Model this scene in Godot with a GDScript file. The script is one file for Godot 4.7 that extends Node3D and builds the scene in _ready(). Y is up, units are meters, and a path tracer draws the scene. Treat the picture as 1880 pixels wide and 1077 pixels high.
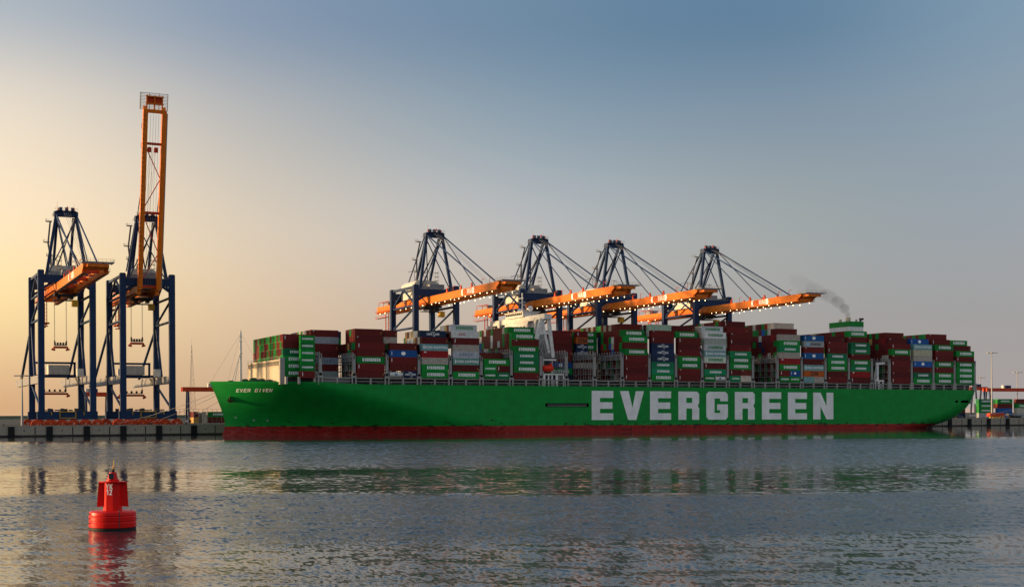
extends Node3D
# Harbour at dusk: a container ship along a quay, six quay cranes, a red buoy on calm water.
# World: x runs along the quay, -z points across the harbour basin to the quay, the viewer stands at (0, 8.5, 0).

const QY := 4.5            # top of the quay
const RAIL_Z := -591.5     # seaside crane rail
const SIDE_Z := -527.7     # near side of the ship
const MID_Z := -557.1      # centre line of the ship
const TRIM := -0.0041      # the ship lies a little by the stern
const ROW := 2.45
const TIER := 2.9
const BASE_Y := 23.2       # underside of the lowest deck containers

var M := {}
var T_SHIP: Transform3D
var used := {}
var rng := RandomNumberGenerator.new()
var mesh_cache := {}

# ---------------------------------------------------------------- mesh builder
class Shape:
	var p := PackedVector3Array()
	var n := PackedVector3Array()
	var u := PackedVector2Array()
	func tri(a: Vector3, b: Vector3, c: Vector3) -> void:
		var m := (b - a).cross(c - a).normalized()
		p.append_array([a, c, b]); n.append_array([m, m, m])
	func quad(a: Vector3, b: Vector3, c: Vector3, d: Vector3) -> void:
		tri(a, b, c); tri(a, c, d)
	func obox(t: Transform3D, s: Vector3) -> void:
		var h := s * 0.5
		var v := []
		for k in 8:
			v.append(t * Vector3(h.x if k & 1 else -h.x, h.y if k & 2 else -h.y, h.z if k & 4 else -h.z))
		quad(v[4], v[5], v[7], v[6]); quad(v[1], v[0], v[2], v[3])
		quad(v[5], v[1], v[3], v[7]); quad(v[0], v[4], v[6], v[2])
		quad(v[6], v[7], v[3], v[2]); quad(v[0], v[1], v[5], v[4])
	func box(c: Vector3, s: Vector3) -> void:
		obox(Transform3D(Basis(), c), s)
	func span(a: Vector3, b: Vector3) -> void:      # box between two corners
		box((a + b) * 0.5, (b - a).abs())
	func bar(a: Vector3, b: Vector3, w: float, h: float) -> void:
		var d := b - a
		var y := d.normalized()
		var side := y.cross(Vector3.UP if absf(y.y) < 0.95 else Vector3.RIGHT).normalized()
		obox(Transform3D(Basis(side, y, side.cross(y)), (a + b) * 0.5), Vector3(w, d.length(), h))
	func tube(a: Vector3, b: Vector3, r1: float, r2: float = -1.0, seg: int = 8, cap: bool = true) -> void:
		if r2 < 0.0: r2 = r1
		var y := (b - a).normalized()
		var s := y.cross(Vector3.UP if absf(y.y) < 0.95 else Vector3.RIGHT).normalized()
		var f := s.cross(y)
		for k in seg:
			var a0 := TAU * k / seg
			var a1 := TAU * (k + 1) / seg
			var d0 := s * cos(a0) + f * sin(a0)
			var d1 := s * cos(a1) + f * sin(a1)
			var q := [a + d0 * r1, a + d1 * r1, b + d1 * r2, b + d0 * r2]
			p.append_array([q[0], q[1], q[2], q[0], q[2], q[3]])
			n.append_array([d0, d1, d1, d0, d1, d0])
			if cap:
				if r1 > 0.0: tri(a, q[0], q[1])
				if r2 > 0.0: tri(b, q[2], q[3])
	func flat(poly: PackedVector2Array, f: Callable) -> void:      # polygon mapped by f(Vector2) -> Vector3
		var idx := Geometry2D.triangulate_polygon(poly)
		for k in range(0, idx.size(), 3):
			tri(f.call(poly[idx[k]]), f.call(poly[idx[k + 1]]), f.call(poly[idx[k + 2]]))
	func plate(poly: PackedVector2Array, t: Transform3D, depth: float) -> void:   # extruded polygon, local xy, from z 0 to depth
		var idx := Geometry2D.triangulate_polygon(poly)
		for k in range(0, idx.size(), 3):
			var a := poly[idx[k]]; var b := poly[idx[k + 1]]; var c := poly[idx[k + 2]]
			for z in [0.0, depth]:
				tri(t * Vector3(a.x, a.y, z), t * Vector3(b.x, b.y, z), t * Vector3(c.x, c.y, z))
		for k in poly.size():
			var a := poly[k]; var b := poly[(k + 1) % poly.size()]
			quad(t * Vector3(a.x, a.y, 0), t * Vector3(b.x, b.y, 0), t * Vector3(b.x, b.y, depth), t * Vector3(a.x, a.y, depth))
	func mesh(shift := Vector3.ZERO) -> ArrayMesh:
		var v := p
		if shift != Vector3.ZERO:
			v = PackedVector3Array()
			v.resize(p.size())
			for k in p.size(): v[k] = p[k] - shift
		var a := []
		a.resize(Mesh.ARRAY_MAX)
		a[Mesh.ARRAY_VERTEX] = v; a[Mesh.ARRAY_NORMAL] = n
		if u.size() == p.size(): a[Mesh.ARRAY_TEX_UV] = u
		var m := ArrayMesh.new()
		m.add_surface_from_arrays(Mesh.PRIMITIVE_TRIANGLES, a)
		return m

# ---------------------------------------------------------------- names, parts and tags
func numbered(called: String) -> String:
	var k: int = used.get(called, 0)
	used[called] = k + 1
	return called if k == 0 else "%s_%03d" % [called, k]

func put(m: Mesh, called: String, material: Material, parent: Node3D = self, at := Transform3D()) -> MeshInstance3D:
	var o := MeshInstance3D.new()
	o.mesh = m
	o.name = numbered(called) if parent == self else called
	o.material_override = material
	o.transform = at
	parent.add_child(o, true)
	return o

func thing(called: String, at: Transform3D) -> Node3D:
	var o := Node3D.new()
	o.name = numbered(called)
	add_child(o, true)
	o.transform = at
	return o

func tag(o: Node, label: String, category: String, group := "", kind := "") -> void:
	if label: o.set_meta("label", label)
	if category: o.set_meta("category", category)
	if group: o.set_meta("group", group)
	if kind: o.set_meta("kind", kind)

func structure(o: Node) -> Node:
	o.set_meta("kind", "structure")
	return o

# ---------------------------------------------------------------- materials
func lin(r: float, g: float, b: float) -> Color:
	return Color(r, g, b).linear_to_srgb()

func noise_tex(seed_: int, freq: float, lo: float, hi: float, size := 512, oct := 4) -> NoiseTexture2D:
	var f := FastNoiseLite.new()
	f.seed = seed_; f.frequency = freq; f.fractal_octaves = oct
	f.noise_type = FastNoiseLite.TYPE_SIMPLEX_SMOOTH
	var t := NoiseTexture2D.new()
	t.width = size; t.height = size; t.seamless = true; t.noise = f
	var g := Gradient.new()
	g.set_color(0, Color(lo, lo, lo)); g.set_color(1, Color(hi, hi, hi))
	t.color_ramp = g
	return t

func mat(called: String, c: Color, rough := 0.6, metal := 0.0, tex: Texture2D = null, scale := 0.05) -> StandardMaterial3D:
	var m := StandardMaterial3D.new()
	m.resource_name = called
	m.albedo_color = c
	m.roughness = rough
	m.metallic = metal
	m.metallic_specular = 0.3
	if tex:
		m.albedo_texture = tex
		m.uv1_triplanar = true
		m.uv1_world_triplanar = true
		m.uv1_scale = Vector3(scale, scale, scale)
	M[called] = m
	return m

func glow(called: String, c: Color, energy: float) -> void:
	var m := StandardMaterial3D.new()
	m.resource_name = called
	m.albedo_color = c
	m.emission_enabled = true
	m.emission = c
	m.emission_energy_multiplier = energy
	M[called] = m

func make_materials() -> void:
	var wear := noise_tex(3, 0.008, 0.84, 1.0)
	var grit := noise_tex(9, 0.03, 0.6, 1.0, 512, 6)
	# container paints
	mat("R", lin(0.145, 0.012, 0.011), 0.55, 0.0, wear, 0.11)
	mat("r", lin(0.16, 0.026, 0.017), 0.6, 0.0, wear, 0.13)
	mat("D", lin(0.34, 0.012, 0.014), 0.5, 0.0, wear, 0.1)
	mat("G", lin(0.002, 0.25, 0.034), 0.5, 0.0, wear, 0.12)
	mat("g", lin(0.008, 0.25, 0.10), 0.55, 0.0, wear, 0.1)
	mat("F", lin(0.006, 0.19, 0.065), 0.55, 0.0, wear, 0.12)
	mat("B", lin(0.012, 0.11, 0.36), 0.5, 0.0, wear, 0.12)
	mat("N", lin(0.012, 0.03, 0.085), 0.5, 0.0, wear, 0.12)
	mat("W", lin(0.72, 0.74, 0.70), 0.55, 0.0, wear, 0.12)
	mat("L", lin(0.42, 0.62, 0.45), 0.55, 0.0, wear, 0.12)
	mat("K", lin(0.42, 0.44, 0.44), 0.55, 0.0, wear, 0.12)
	mat("S", lin(0.40, 0.44, 0.46), 0.55, 0.0, wear, 0.12)
	mat("C", lin(0.56, 0.50, 0.39), 0.55, 0.0, wear, 0.12)
	mat("T", lin(0.16, 0.34, 0.32), 0.55, 0.0, wear, 0.12)
	mat("O", lin(0.55, 0.115, 0.015), 0.55, 0.0, wear, 0.12)
	mat("Y", lin(0.62, 0.36, 0.10), 0.55, 0.0, wear, 0.12)
	for code in ["R", "r", "G", "g", "F", "C", "W", "K", "T", "B", "N", "S"]:
		var base: StandardMaterial3D = M[code]
		for k in 3:
			var v: StandardMaterial3D = base.duplicate()
			var c := base.albedo_color.srgb_to_linear()
			var f: float = [0.82, 1.0, 1.22][k]
			v.resource_name = code + str(k)
			v.albedo_color = Color(c.r * f, c.g * f * [1.0, 1.06, 0.96][k], c.b * f * [1.08, 0.92, 1.0][k]).linear_to_srgb()
			M[code + str(k)] = v
	M["M"] = M["K"]; M["X"] = M["W"]; M["Q"] = M["W"]
	mat("white_print", lin(0.86, 0.87, 0.85), 0.6)
	mat("green_print", lin(0.015, 0.22, 0.06), 0.6)
	mat("navy_print", lin(0.05, 0.07, 0.16), 0.6)
	mat("red_print", lin(0.5, 0.02, 0.03), 0.6)
	mat("black_print", lin(0.03, 0.03, 0.03), 0.6)
	mat("sky_print", lin(0.25, 0.5, 0.7), 0.6)
	# ship
	mat("ship_grey", lin(0.34, 0.33, 0.31), 0.6, 0.0, wear, 0.15)
	mat("ship_dark", lin(0.10, 0.095, 0.09), 0.8, 0.0, grit, 0.15)
	mat("ship_cream", lin(0.62, 0.52, 0.38), 0.6, 0.0, wear, 0.1)
	mat("ship_white", lin(0.78, 0.77, 0.73), 0.5, 0.0, wear, 0.1)
	mat("deck_green", lin(0.05, 0.16, 0.10), 0.7, 0.0, grit, 0.15)
	mat("void_dark", lin(0.02, 0.02, 0.02), 0.9)
	mat("rust", lin(0.10, 0.045, 0.02), 0.9, 0.0, grit, 0.4)
	mat("glass_dark", lin(0.02, 0.025, 0.03), 0.12)
	mat("lifeboat_red", lin(0.72, 0.035, 0.012), 0.45)
	# cranes
	mat("crane_blue", lin(0.012, 0.036, 0.10), 0.5, 0.0, wear, 0.06)
	mat("crane_orange", lin(0.78, 0.19, 0.012), 0.45, 0.0, wear, 0.08)
	mat("crane_red", lin(0.62, 0.065, 0.016), 0.5, 0.0, wear, 0.08)
	mat("crane_grey", lin(0.29, 0.285, 0.29), 0.6, 0.0, wear, 0.08)
	mat("crane_cream", lin(0.74, 0.70, 0.60), 0.6, 0.0, wear, 0.08)
	mat("crane_yellow", lin(0.62, 0.34, 0.03), 0.5, 0.0, wear, 0.1)
	mat("steel_dark", lin(0.05, 0.05, 0.055), 0.6)
	mat("rope_grey", lin(0.20, 0.20, 0.20), 0.8)
	mat("rope_light", lin(0.45, 0.42, 0.36), 0.9)
	glow("lamp_glow", Color(1.0, 0.86, 0.62), 5.0)
	# quay and land
	mat("concrete", lin(0.50, 0.44, 0.35), 0.9, 0.0, grit, 0.12)
	mat("concrete_dark", lin(0.16, 0.15, 0.14), 0.9, 0.0, grit, 0.1)
	mat("rubber", lin(0.022, 0.022, 0.022), 0.8, 0.0, grit, 0.3)
	mat("asphalt", lin(0.07, 0.068, 0.065), 0.95, 0.0, grit, 0.04)
	mat("grass_far", lin(0.05, 0.075, 0.04), 1.0, 0.0, grit, 0.01)
	mat("mast_grey", lin(0.38, 0.37, 0.35), 0.6)
	mat("lattice_grey", lin(0.20, 0.19, 0.18), 0.7)
	# buoy
	mat("buoy_red", lin(0.74, 0.004, 0.003), 0.4, 0.0, noise_tex(21, 0.02, 0.82, 1.0), 0.5)
	mat("buoy_yellow", lin(0.75, 0.40, 0.04), 0.5)
	mat("tar", lin(0.01, 0.01, 0.01), 0.6)

# ---------------------------------------------------------------- sky
const SUN_AZ := -64.0
func sky_texture() -> ImageTexture:
	# rows: elevation; columns: angle away from the sun's bearing; sRGB bytes read off the photograph where it shows the sky
	var el := [0.0, 1.6, 4.7, 8.0, 12.3, 16.5, 32.0, 60.0, 90.0]
	var az := [0.0, 36.0, 69.0, 79.0, 90.0, 101.0, 110.0, 145.0, 180.0]
	var gain := [2.2, 1.5, 1.0, 1.0, 1.0, 1.0, 1.0, 1.1, 1.15]      # the glow round the sun
	var tab := [
		[[255, 176, 96], [240, 178, 112], [212, 168, 124], [198, 165, 135], [175, 158, 145], [160, 150, 145], [150, 140, 137], [152, 146, 150], [154, 148, 154]],
		[[255, 204, 118], [252, 200, 130], [228, 188, 142], [208, 178, 146], [182, 164, 150], [163, 154, 149], [156, 148, 145], [170, 163, 163], [174, 167, 168]],
		[[255, 236, 170], [255, 232, 170], [254, 225, 168], [222, 197, 167], [192, 181, 170], [167, 165, 162], [161, 161, 162], [183, 180, 180], [188, 186, 187]],
		[[255, 240, 200], [255, 238, 198], [255, 231, 194], [217, 203, 184], [185, 186, 186], [160, 167, 168], [154, 163, 171], [184, 185, 187], [190, 191, 193]],
		[[244, 232, 214], [240, 228, 210], [231, 219, 202], [184, 184, 183], [145, 162, 175], [131, 150, 166], [140, 158, 173], [181, 186, 192], [187, 192, 197]],
		[[205, 205, 205], [195, 199, 203], [172, 182, 192], [136, 154, 176], [112, 139, 164], [100, 131, 158], [126, 152, 174], [182, 190, 199], [188, 195, 204]],
		[[172, 188, 206], [166, 184, 205], [150, 172, 198], [138, 162, 190], [132, 158, 187], [134, 160, 188], [158, 177, 196], [220, 220, 223], [226, 225, 226]],
		[[150, 173, 202], [150, 173, 202], [148, 171, 200], [147, 170, 200], [147, 170, 200], [147, 170, 200], [160, 179, 202], [190, 200, 214], [194, 203, 216]],
		[[158, 180, 207], [158, 180, 207], [158, 180, 207], [158, 180, 207], [158, 180, 207], [158, 180, 207], [158, 180, 207], [158, 180, 207], [158, 180, 207]]]
	var g := []
	for r in tab:
		var row := []
		for k in r.size(): row.append(Color8(r[k][0], r[k][1], r[k][2]).srgb_to_linear() * lerpf(gain[k], 1.0, clampf((el[g.size()] - 16.5) / 60.0, 0.0, 1.0)))
		g.append(row)
	var w := 1024
	var h := 512
	var cw := []          # column weights
	for x in w:
		var a := 360.0 * (x + 0.5) / w
		var d := absf(fposmod(a - SUN_AZ + 180.0, 360.0) - 180.0)
		cw.append(spline(az, d))
	var im := Image.create(w, h, false, Image.FORMAT_RGBF)
	for y in h:
		var e := clampf(90.0 - 180.0 * (y + 0.5) / h, 0.0, 90.0)
		var rw := spline(el, e)
		var line := []
		for c in az.size():
			var s := Color(0, 0, 0)
			for k in 4: s += g[rw[k][0]][c] * float(rw[k][1])
			line.append(s)
		for x in w:
			var s := Color(0, 0, 0)
			for k in 4: s += line[cw[x][k][0]] * float(cw[x][k][1])
			im.set_pixel(x, y, Color(maxf(s.r, 0.0), maxf(s.g, 0.0), maxf(s.b, 0.0)))
	return ImageTexture.create_from_image(im)

func spline(knots: Array, v: float) -> Array:
	# four (index, weight) pairs of a smooth curve through unevenly spaced knots
	var k := 0
	while k < knots.size() - 2 and v > knots[k + 1]: k += 1
	var h: float = knots[k + 1] - knots[k]
	var t := clampf((v - knots[k]) / h, 0.0, 1.0)
	var k0 := maxi(k - 1, 0)
	var k3 := mini(k + 2, knots.size() - 1)
	var h00 := 2.0 * t * t * t - 3.0 * t * t + 1.0
	var h10 := t * t * t - 2.0 * t * t + t
	var h01 := 1.0 - h00
	var h11 := t * t * t - t * t
	var m0: float = h / (knots[k + 1] - knots[k0])
	var m1: float = h / (knots[k3] - knots[k])
	return [[k0, -h10 * m0], [k, h00 - h11 * m1], [k + 1, h01 + h10 * m0], [k3, h11 * m1]]

# ---------------------------------------------------------------- lettering
func glyph(ch: String) -> Array:
	match ch:
		"E": return [[0, 0, 1, 0, 1, .23, .38, .23, .38, .385, .96, .385, .96, .61, .38, .61, .38, .76, 1, .76, 1, 1, 0, 1]]
		"V": return [[0, 1, .36, 1, .52, .42, .66, 1, 1, 1, .68, 0, .34, 0]]
		"R": return [[0, 0, .38, 0, .38, 1, 0, 1], [.38, .78, 1, .78, 1, .92, .9, 1, .38, 1], [.66, .6, 1, .6, 1, .78, .66, .78], [.38, .4, 1, .4, .93, .5, 1, .6, .38, .6], [.66, 0, 1, 0, 1, .4, .66, .4]]
		"G": return [[.1, 0, .9, 0, 1, .1, 1, .55, .5, .55, .5, .34, .64, .34, .64, .24, .38, .24, .38, .76, .64, .76, .64, .66, 1, .66, 1, .9, .9, 1, .1, 1, 0, .9, 0, .1]]
		"N": return [[0, 0, .36, 0, .36, .48, .66, 0, 1, 0, 1, 1, .66, 1, .66, .5, .36, 1, 0, 1]]
		"I": return [[0.3, 0, .7, 0, .7, 1, .3, 1]]
	return []

func thin_glyph(ch: String) -> Array:
	match ch:
		"E": return [[0, 0, 1, 0, 1, .17, .26, .17, .26, .42, .9, .42, .9, .58, .26, .58, .26, .83, 1, .83, 1, 1, 0, 1]]
		"V": return [[0, 1, .25, 1, .5, .28, .75, 1, 1, 1, .62, 0, .38, 0]]
		"R": return [[0, 0, .26, 0, .26, 1, 0, 1], [.26, .83, 1, .83, .92, 1, .26, 1], [.75, .53, 1, .53, 1, .83, .75, .83], [.26, .38, .95, .38, 1, .53, .26, .53], [.7, 0, 1, 0, .82, .38, .5, .38]]
		"G": return [[.08, 0, .92, 0, 1, .1, 1, .54, .55, .54, .55, .38, .75, .38, .75, .17, .26, .17, .26, .83, .75, .83, .75, .7, 1, .7, 1, .9, .92, 1, .08, 1, 0, .9, 0, .1]]
		"N": return [[0, 0, .25, 0, .25, .62, .74, 0, 1, 0, 1, 1, .75, 1, .75, .38, .26, 1, 0, 1]]
		"I": return [[.36, 0, .64, 0, .64, 1, .36, 1]]
	return []

func lettering(word: String, width: float, height: float) -> ArrayMesh:
	var key := "%s/%.2f/%.2f" % [word, width, height]
	if not mesh_cache.has(key):
		var s := Shape.new()
		var cell := width / (word.length() * 1.22 - 0.22)
		for k in word.length():
			var x0 := -width * 0.5 + k * cell * 1.22
			for poly in glyph(word[k]):
				var q := PackedVector2Array()
				for j in range(0, poly.size(), 2): q.append(Vector2(x0 + poly[j] * cell, (poly[j + 1] - 0.5) * height))
				s.flat(q, func(v): return Vector3(v.x, v.y, 0))
		mesh_cache[key] = s.mesh()
	return mesh_cache[key]

func text(word: String, height: float, wide := 1.0) -> Mesh:
	var key := "text %s %.2f %.2f" % [word, height, wide]
	if not mesh_cache.has(key):
		var f := SystemFont.new()
		f.font_names = PackedStringArray(["Droid Sans"])
		f.font_weight = 700
		var t := TextMesh.new()
		t.text = word; t.font = f; t.font_size = 32; t.depth = 0.01
		t.pixel_size = height / 23.0
		t.curve_step = 4.0
		mesh_cache[key] = t
	return mesh_cache[key]

# ---------------------------------------------------------------- water
func water() -> void:
	var ruffle := FastNoiseLite.new()
	ruffle.seed = 5; ruffle.frequency = 0.011; ruffle.fractal_octaves = 3
	var fine := FastNoiseLite.new()
	fine.seed = 8; fine.frequency = 0.035; fine.fractal_octaves = 3
	var ripple := FastNoiseLite.new()
	ripple.seed = 11; ripple.frequency = 0.5; ripple.fractal_octaves = 2
	# wind lanes across the basin: metres out from the viewer's shore, how ruffled the water is there
	var lane_d := [0.0, 62.0, 84.0, 96.0, 132.0, 146.0, 190.0, 228.0, 300.0, 400.0, 436.0, 470.0, 1200.0]
	var lane_v := [0.40, 0.38, 0.45, 0.92, 0.98, 0.30, 0.24, 0.80, 0.90, 0.80, 0.25, 0.02, 0.02]
	var sx := 0.4338
	var cx := 0.901
	var rough_at := func(x: float, z: float) -> float:
		var d := x * sx - z * cx
		d += 22.0 * ruffle.get_noise_2d(x * 0.5, z) * clampf(d / 160.0, 0.3, 1.3) * clampf((455.0 - d) / 120.0, 0.0, 1.0)
		var k := 0
		while k < lane_d.size() - 2 and d > lane_d[k + 1]: k += 1
		var t := smoothstep(0.0, 1.0, (d - lane_d[k]) / (lane_d[k + 1] - lane_d[k]))
		var calm := 1.0 - 0.55 * exp(-Vector2((x - 16.5) / 9.0, (z + 99.0) / 12.0).length_squared())
		return calm * clampf(lerpf(lane_v[k], lane_v[k + 1], t) + 0.22 * fine.get_noise_2d(x * 0.4, z * 1.3), 0.0, 1.0)
	var tw := 768
	var im := Image.create(tw, tw, false, Image.FORMAT_L8)
	for j in tw:
		for i in tw:
			var r: float = rough_at.call(-300.0 + 1300.0 * (i + 0.5) / tw, -750.0 * (j + 0.5) / tw)
			var v := 0.045 + 0.2 * r
			im.set_pixel(i, j, Color(v, v, v))
	var m := StandardMaterial3D.new()
	m.resource_name = "water"
	m.albedo_color = lin(0.012, 0.022, 0.026)
	m.roughness = 1.0
	m.roughness_texture = ImageTexture.create_from_image(im)
	m.metallic_specular = 0.34
	m.texture_repeat = false
	# swell and ripples as real relief, finer close to the viewer's shore where it can be told apart
	var waves := []
	rng.seed = 77
	for k in 26:
		var l := 0.9 * pow(1.17, k)
		var dir := deg_to_rad(-52.0 + rng.randf_range(-55.0, 55.0))
		waves.append([Vector2(cos(dir), sin(dir)) * TAU / l, rng.randf() * TAU, l])
	var cols := 760
	var rows := 620
	var pos := PackedVector3Array(); pos.resize(cols * rows)
	var nor := PackedVector3Array(); nor.resize(cols * rows)
	var uvs := PackedVector2Array(); uvs.resize(cols * rows)
	for j in rows:
		var r := 34.0 * pow(1.0053, j)
		var dr := r * 0.0053
		var near := clampf((330.0 - r) / 230.0, 0.0, 1.0)
		var ws := []
		for w in waves:
			var fade := clampf((w[2] - 2.2 * dr) / (2.5 * dr), 0.0, 1.0)
			if fade > 0.0: ws.append([w[0].x, w[0].y, w[1], fade * (0.0075 if w[2] < 6.0 else 0.0042 if w[2] < 18.0 else 0.0022)])
		for i in cols:
			var a := deg_to_rad(-20.0 + 92.0 * i / (cols - 1))
			var x := r * sin(a)
			var z := -r * cos(a)
			var q: float = rough_at.call(x, z)
			var amp := 0.14 + 1.3 * q
			var y := 0.0
			var gx := 0.0
			var gz := 0.0
			for w in ws:
				var ph: float = w[0] * x + w[1] * z + w[2]
				var c: float = cos(ph) * w[3] * amp
				gx += c * w[0] / sqrt(w[0] * w[0] + w[1] * w[1])
				gz += c * w[1] / sqrt(w[0] * w[0] + w[1] * w[1])
				y += sin(ph) * w[3] * amp / sqrt(w[0] * w[0] + w[1] * w[1])
			# wind ripples, as fine as the mesh can carry
			var rip := 0.006 + 0.36 * pow(q, 1.9)
			gx += rip * (ripple.get_noise_2d(x * 5.7, z * 5.7) + 0.4 * ripple.get_noise_2d(x * 0.61 + 500.0, z * 0.61))
			gz += 1.6 * rip * (ripple.get_noise_2d(z * 5.7 + 3100.0, x * 5.7) + 0.4 * ripple.get_noise_2d(x * 0.61, z * 0.61 + 900.0))
			# long low undulations lying across the basin
			var la := (x * cx + z * sx) * 0.16
			var lb := (x * sx - z * cx) * 0.85
			var roll := 0.055 * ripple.get_noise_2d(la, lb) + 0.03 * ripple.get_noise_2d(la * 2.3 + 70.0, lb * 2.1)
			gx += roll * sx * near
			gz -= roll * cx * near
			pos[j * cols + i] = Vector3(x, y, z)
			nor[j * cols + i] = Vector3(-gx, 1.0, -gz).normalized()
			uvs[j * cols + i] = Vector2((x + 300.0) / 1300.0, -z / 750.0)
	var idx := PackedInt32Array()
	idx.resize((cols - 1) * (rows - 1) * 6)
	var at := 0
	for j in rows - 1:
		for i in cols - 1:
			var a := j * cols + i
			idx[at] = a; idx[at + 1] = a + cols; idx[at + 2] = a + 1
			idx[at + 3] = a + 1; idx[at + 4] = a + cols; idx[at + 5] = a + cols + 1
			at += 6
	var arr := []
	arr.resize(Mesh.ARRAY_MAX)
	arr[Mesh.ARRAY_VERTEX] = pos; arr[Mesh.ARRAY_NORMAL] = nor; arr[Mesh.ARRAY_TEX_UV] = uvs; arr[Mesh.ARRAY_INDEX] = idx
	var am := ArrayMesh.new()
	am.add_surface_from_arrays(Mesh.PRIMITIVE_TRIANGLES, arr)
	structure(put(am, "water", m))
	var open := StandardMaterial3D.new()
	open.resource_name = "open_water"
	open.albedo_color = lin(0.012, 0.022, 0.026)
	open.roughness = 0.2
	var s := Shape.new()
	s.box(Vector3(400, -3.5, 200), Vector3(7000, 6, 7000))
	structure(put(s.mesh(), "sea", open))

# ---------------------------------------------------------------- ship
func stem_x(y: float) -> float:
	var ys := [-2.5, -0.4, 3.9, 7.7, 12.3, 16.8, 22.1]
	var xs := [132.6, 133.8, 134.8, 134.0, 132.3, 130.5, 128.0]
	var w := spline(ys, clampf(y, -2.5, 22.1))
	var r := 0.0
	for k in 4: r += xs[w[k][0]] * w[k][1]
	return r

func stern_x(y: float) -> float:
	var ys := [-2.5, 0.6, 2.8, 5.0, 8.4, 12.4, 18.4, 22.0]
	var xs := [484.0, 497.3, 505.8, 512.9, 519.0, 522.8, 525.1, 526.0]
	var w := spline(ys, clampf(y, -2.5, 22.0))
	var r := 0.0
	for k in 4: r += xs[w[k][0]] * w[k][1]
	return r

func half_breadth(x: float, y: float) -> float:
	var s := maxf(x - stem_x(y), 0.0)
	var deck := 1.0 - pow(1.0 - clampf(s / 38.0, 0.0, 1.0), 1.85)
	var reach := lerpf(128.0, 38.0, pow(clampf((y + 1.0) / 22.0, 0.0, 1.0), 0.9))
	var wl := 1.0 - pow(1.0 - clampf(s / reach, 0.0, 1.0), 1.85)
	var b := 29.4 * lerpf(wl, deck, pow(clampf((y + 1.0) / 22.0, 0.0, 1.0), 3.0))
	var e := stern_x(y)
	var run := lerpf(30.0, 5.0, clampf(y / 18.0, 0.0, 1.0))
	var t := clampf((x - (e - run)) / run, 0.0, 1.0)
	return b - lerpf(9.0, 2.5, clampf(y / 18.0, 0.0, 1.0)) * (1.0 - sqrt(1.0 - t * t * 0.999))

func hull_top(x: float) -> float:
	return 20.3 + 0.75 * smoothstep(188.0, 164.0, x) + 0.5 * smoothstep(160.0, 128.0, x)

func hull_texture() -> ImageTexture:
	# paint of the topsides: green over a red boot top, scuffed by tugs and fenders, with rust runs below the deck edge
	var w := 2048
	var h := 160
	var im := Image.create(w, h, false, Image.FORMAT_RGB8)
	var f := FastNoiseLite.new()
	f.seed = 4; f.frequency = 0.03; f.fractal_octaves = 4
	var green := Color(0.0, 0.25, 0.036)
	var red := Color(0.27, 0.018, 0.013)
	for j in h:
		var y := 22.5 - 25.0 * (j + 0.5) / h
		for i in w:
			var x := 126.0 + 402.0 * (i + 0.5) / w
			var a := f.get_noise_2d(i * 1.0, j * 1.3)
			var b := f.get_noise_2d(i * 2.2 + 900.0, j * 0.25)
			var c := green * (0.94 + 0.14 * a + 0.08 * b)
			if y < 2.8:
				c = red * (0.95 + 0.25 * a + 0.2 * b)
				var pale := f.get_noise_2d(i * 1.4 + 300.0, j * 7.0)
				if pale > 0.28 and x < 260.0: c = c.lerp(Color(0.35, 0.10, 0.08), 0.5)
			# tug and fender scuffs along the boot top, aft half
			var reach := 1.6 + 2.6 * f.get_noise_2d(i * 0.7 + 4000.0, 10.0)
			var near := 1.0 - absf(y - 2.9) / maxf(reach, 0.3)
			var amount := 0.8 * f.get_noise_2d(i * 1.1 + 70.0, j * 2.6 + 500.0) + 0.3 * f.get_noise_2d(i * 4.0, j * 1.2 + 200.0) + 0.22 * near + 0.10 * smoothstep(220.0, 330.0, x) - 0.08
			if near > 0.0 and amount > 0.26: c = c.lerp(Color(0.012, 0.012, 0.010), clampf((amount - 0.26) * 4.0, 0.0, 0.75))
			# thin rust runs
			var run := f.get_noise_2d(i * 9.0 + 33.0, j * 0.12)
			if run > 0.42 and y > 3.0 and y < 20.0: c = c.lerp(Color(0.05, 0.09, 0.03), clampf((run - 0.42) * 2.0, 0.0, 0.35))
			# plate seams, a shade off where they were touched up
			var strake := int(y / 2.55 + 40.0)
			if absf(fposmod(x + strake * 5.3, 12.4) - 6.2) < 0.11 or fposmod(y + 100.0, 2.55) < 0.16: c = c.lerp(Color(0.02, 0.10, 0.03) if y > 2.8 else Color(0.09, 0.02, 0.02), 0.22)
			c = c * (0.965 + 0.07 * fposmod(sin(floor((x + strake * 5.3) / 12.4) * 12.9898 + strake * 78.233) * 43758.5453, 1.0))
			c.r = maxf(c.r, 0.002)
			im.set_pixel(i, j, c.linear_to_srgb())
	return ImageTexture.create_from_image(im)

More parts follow.
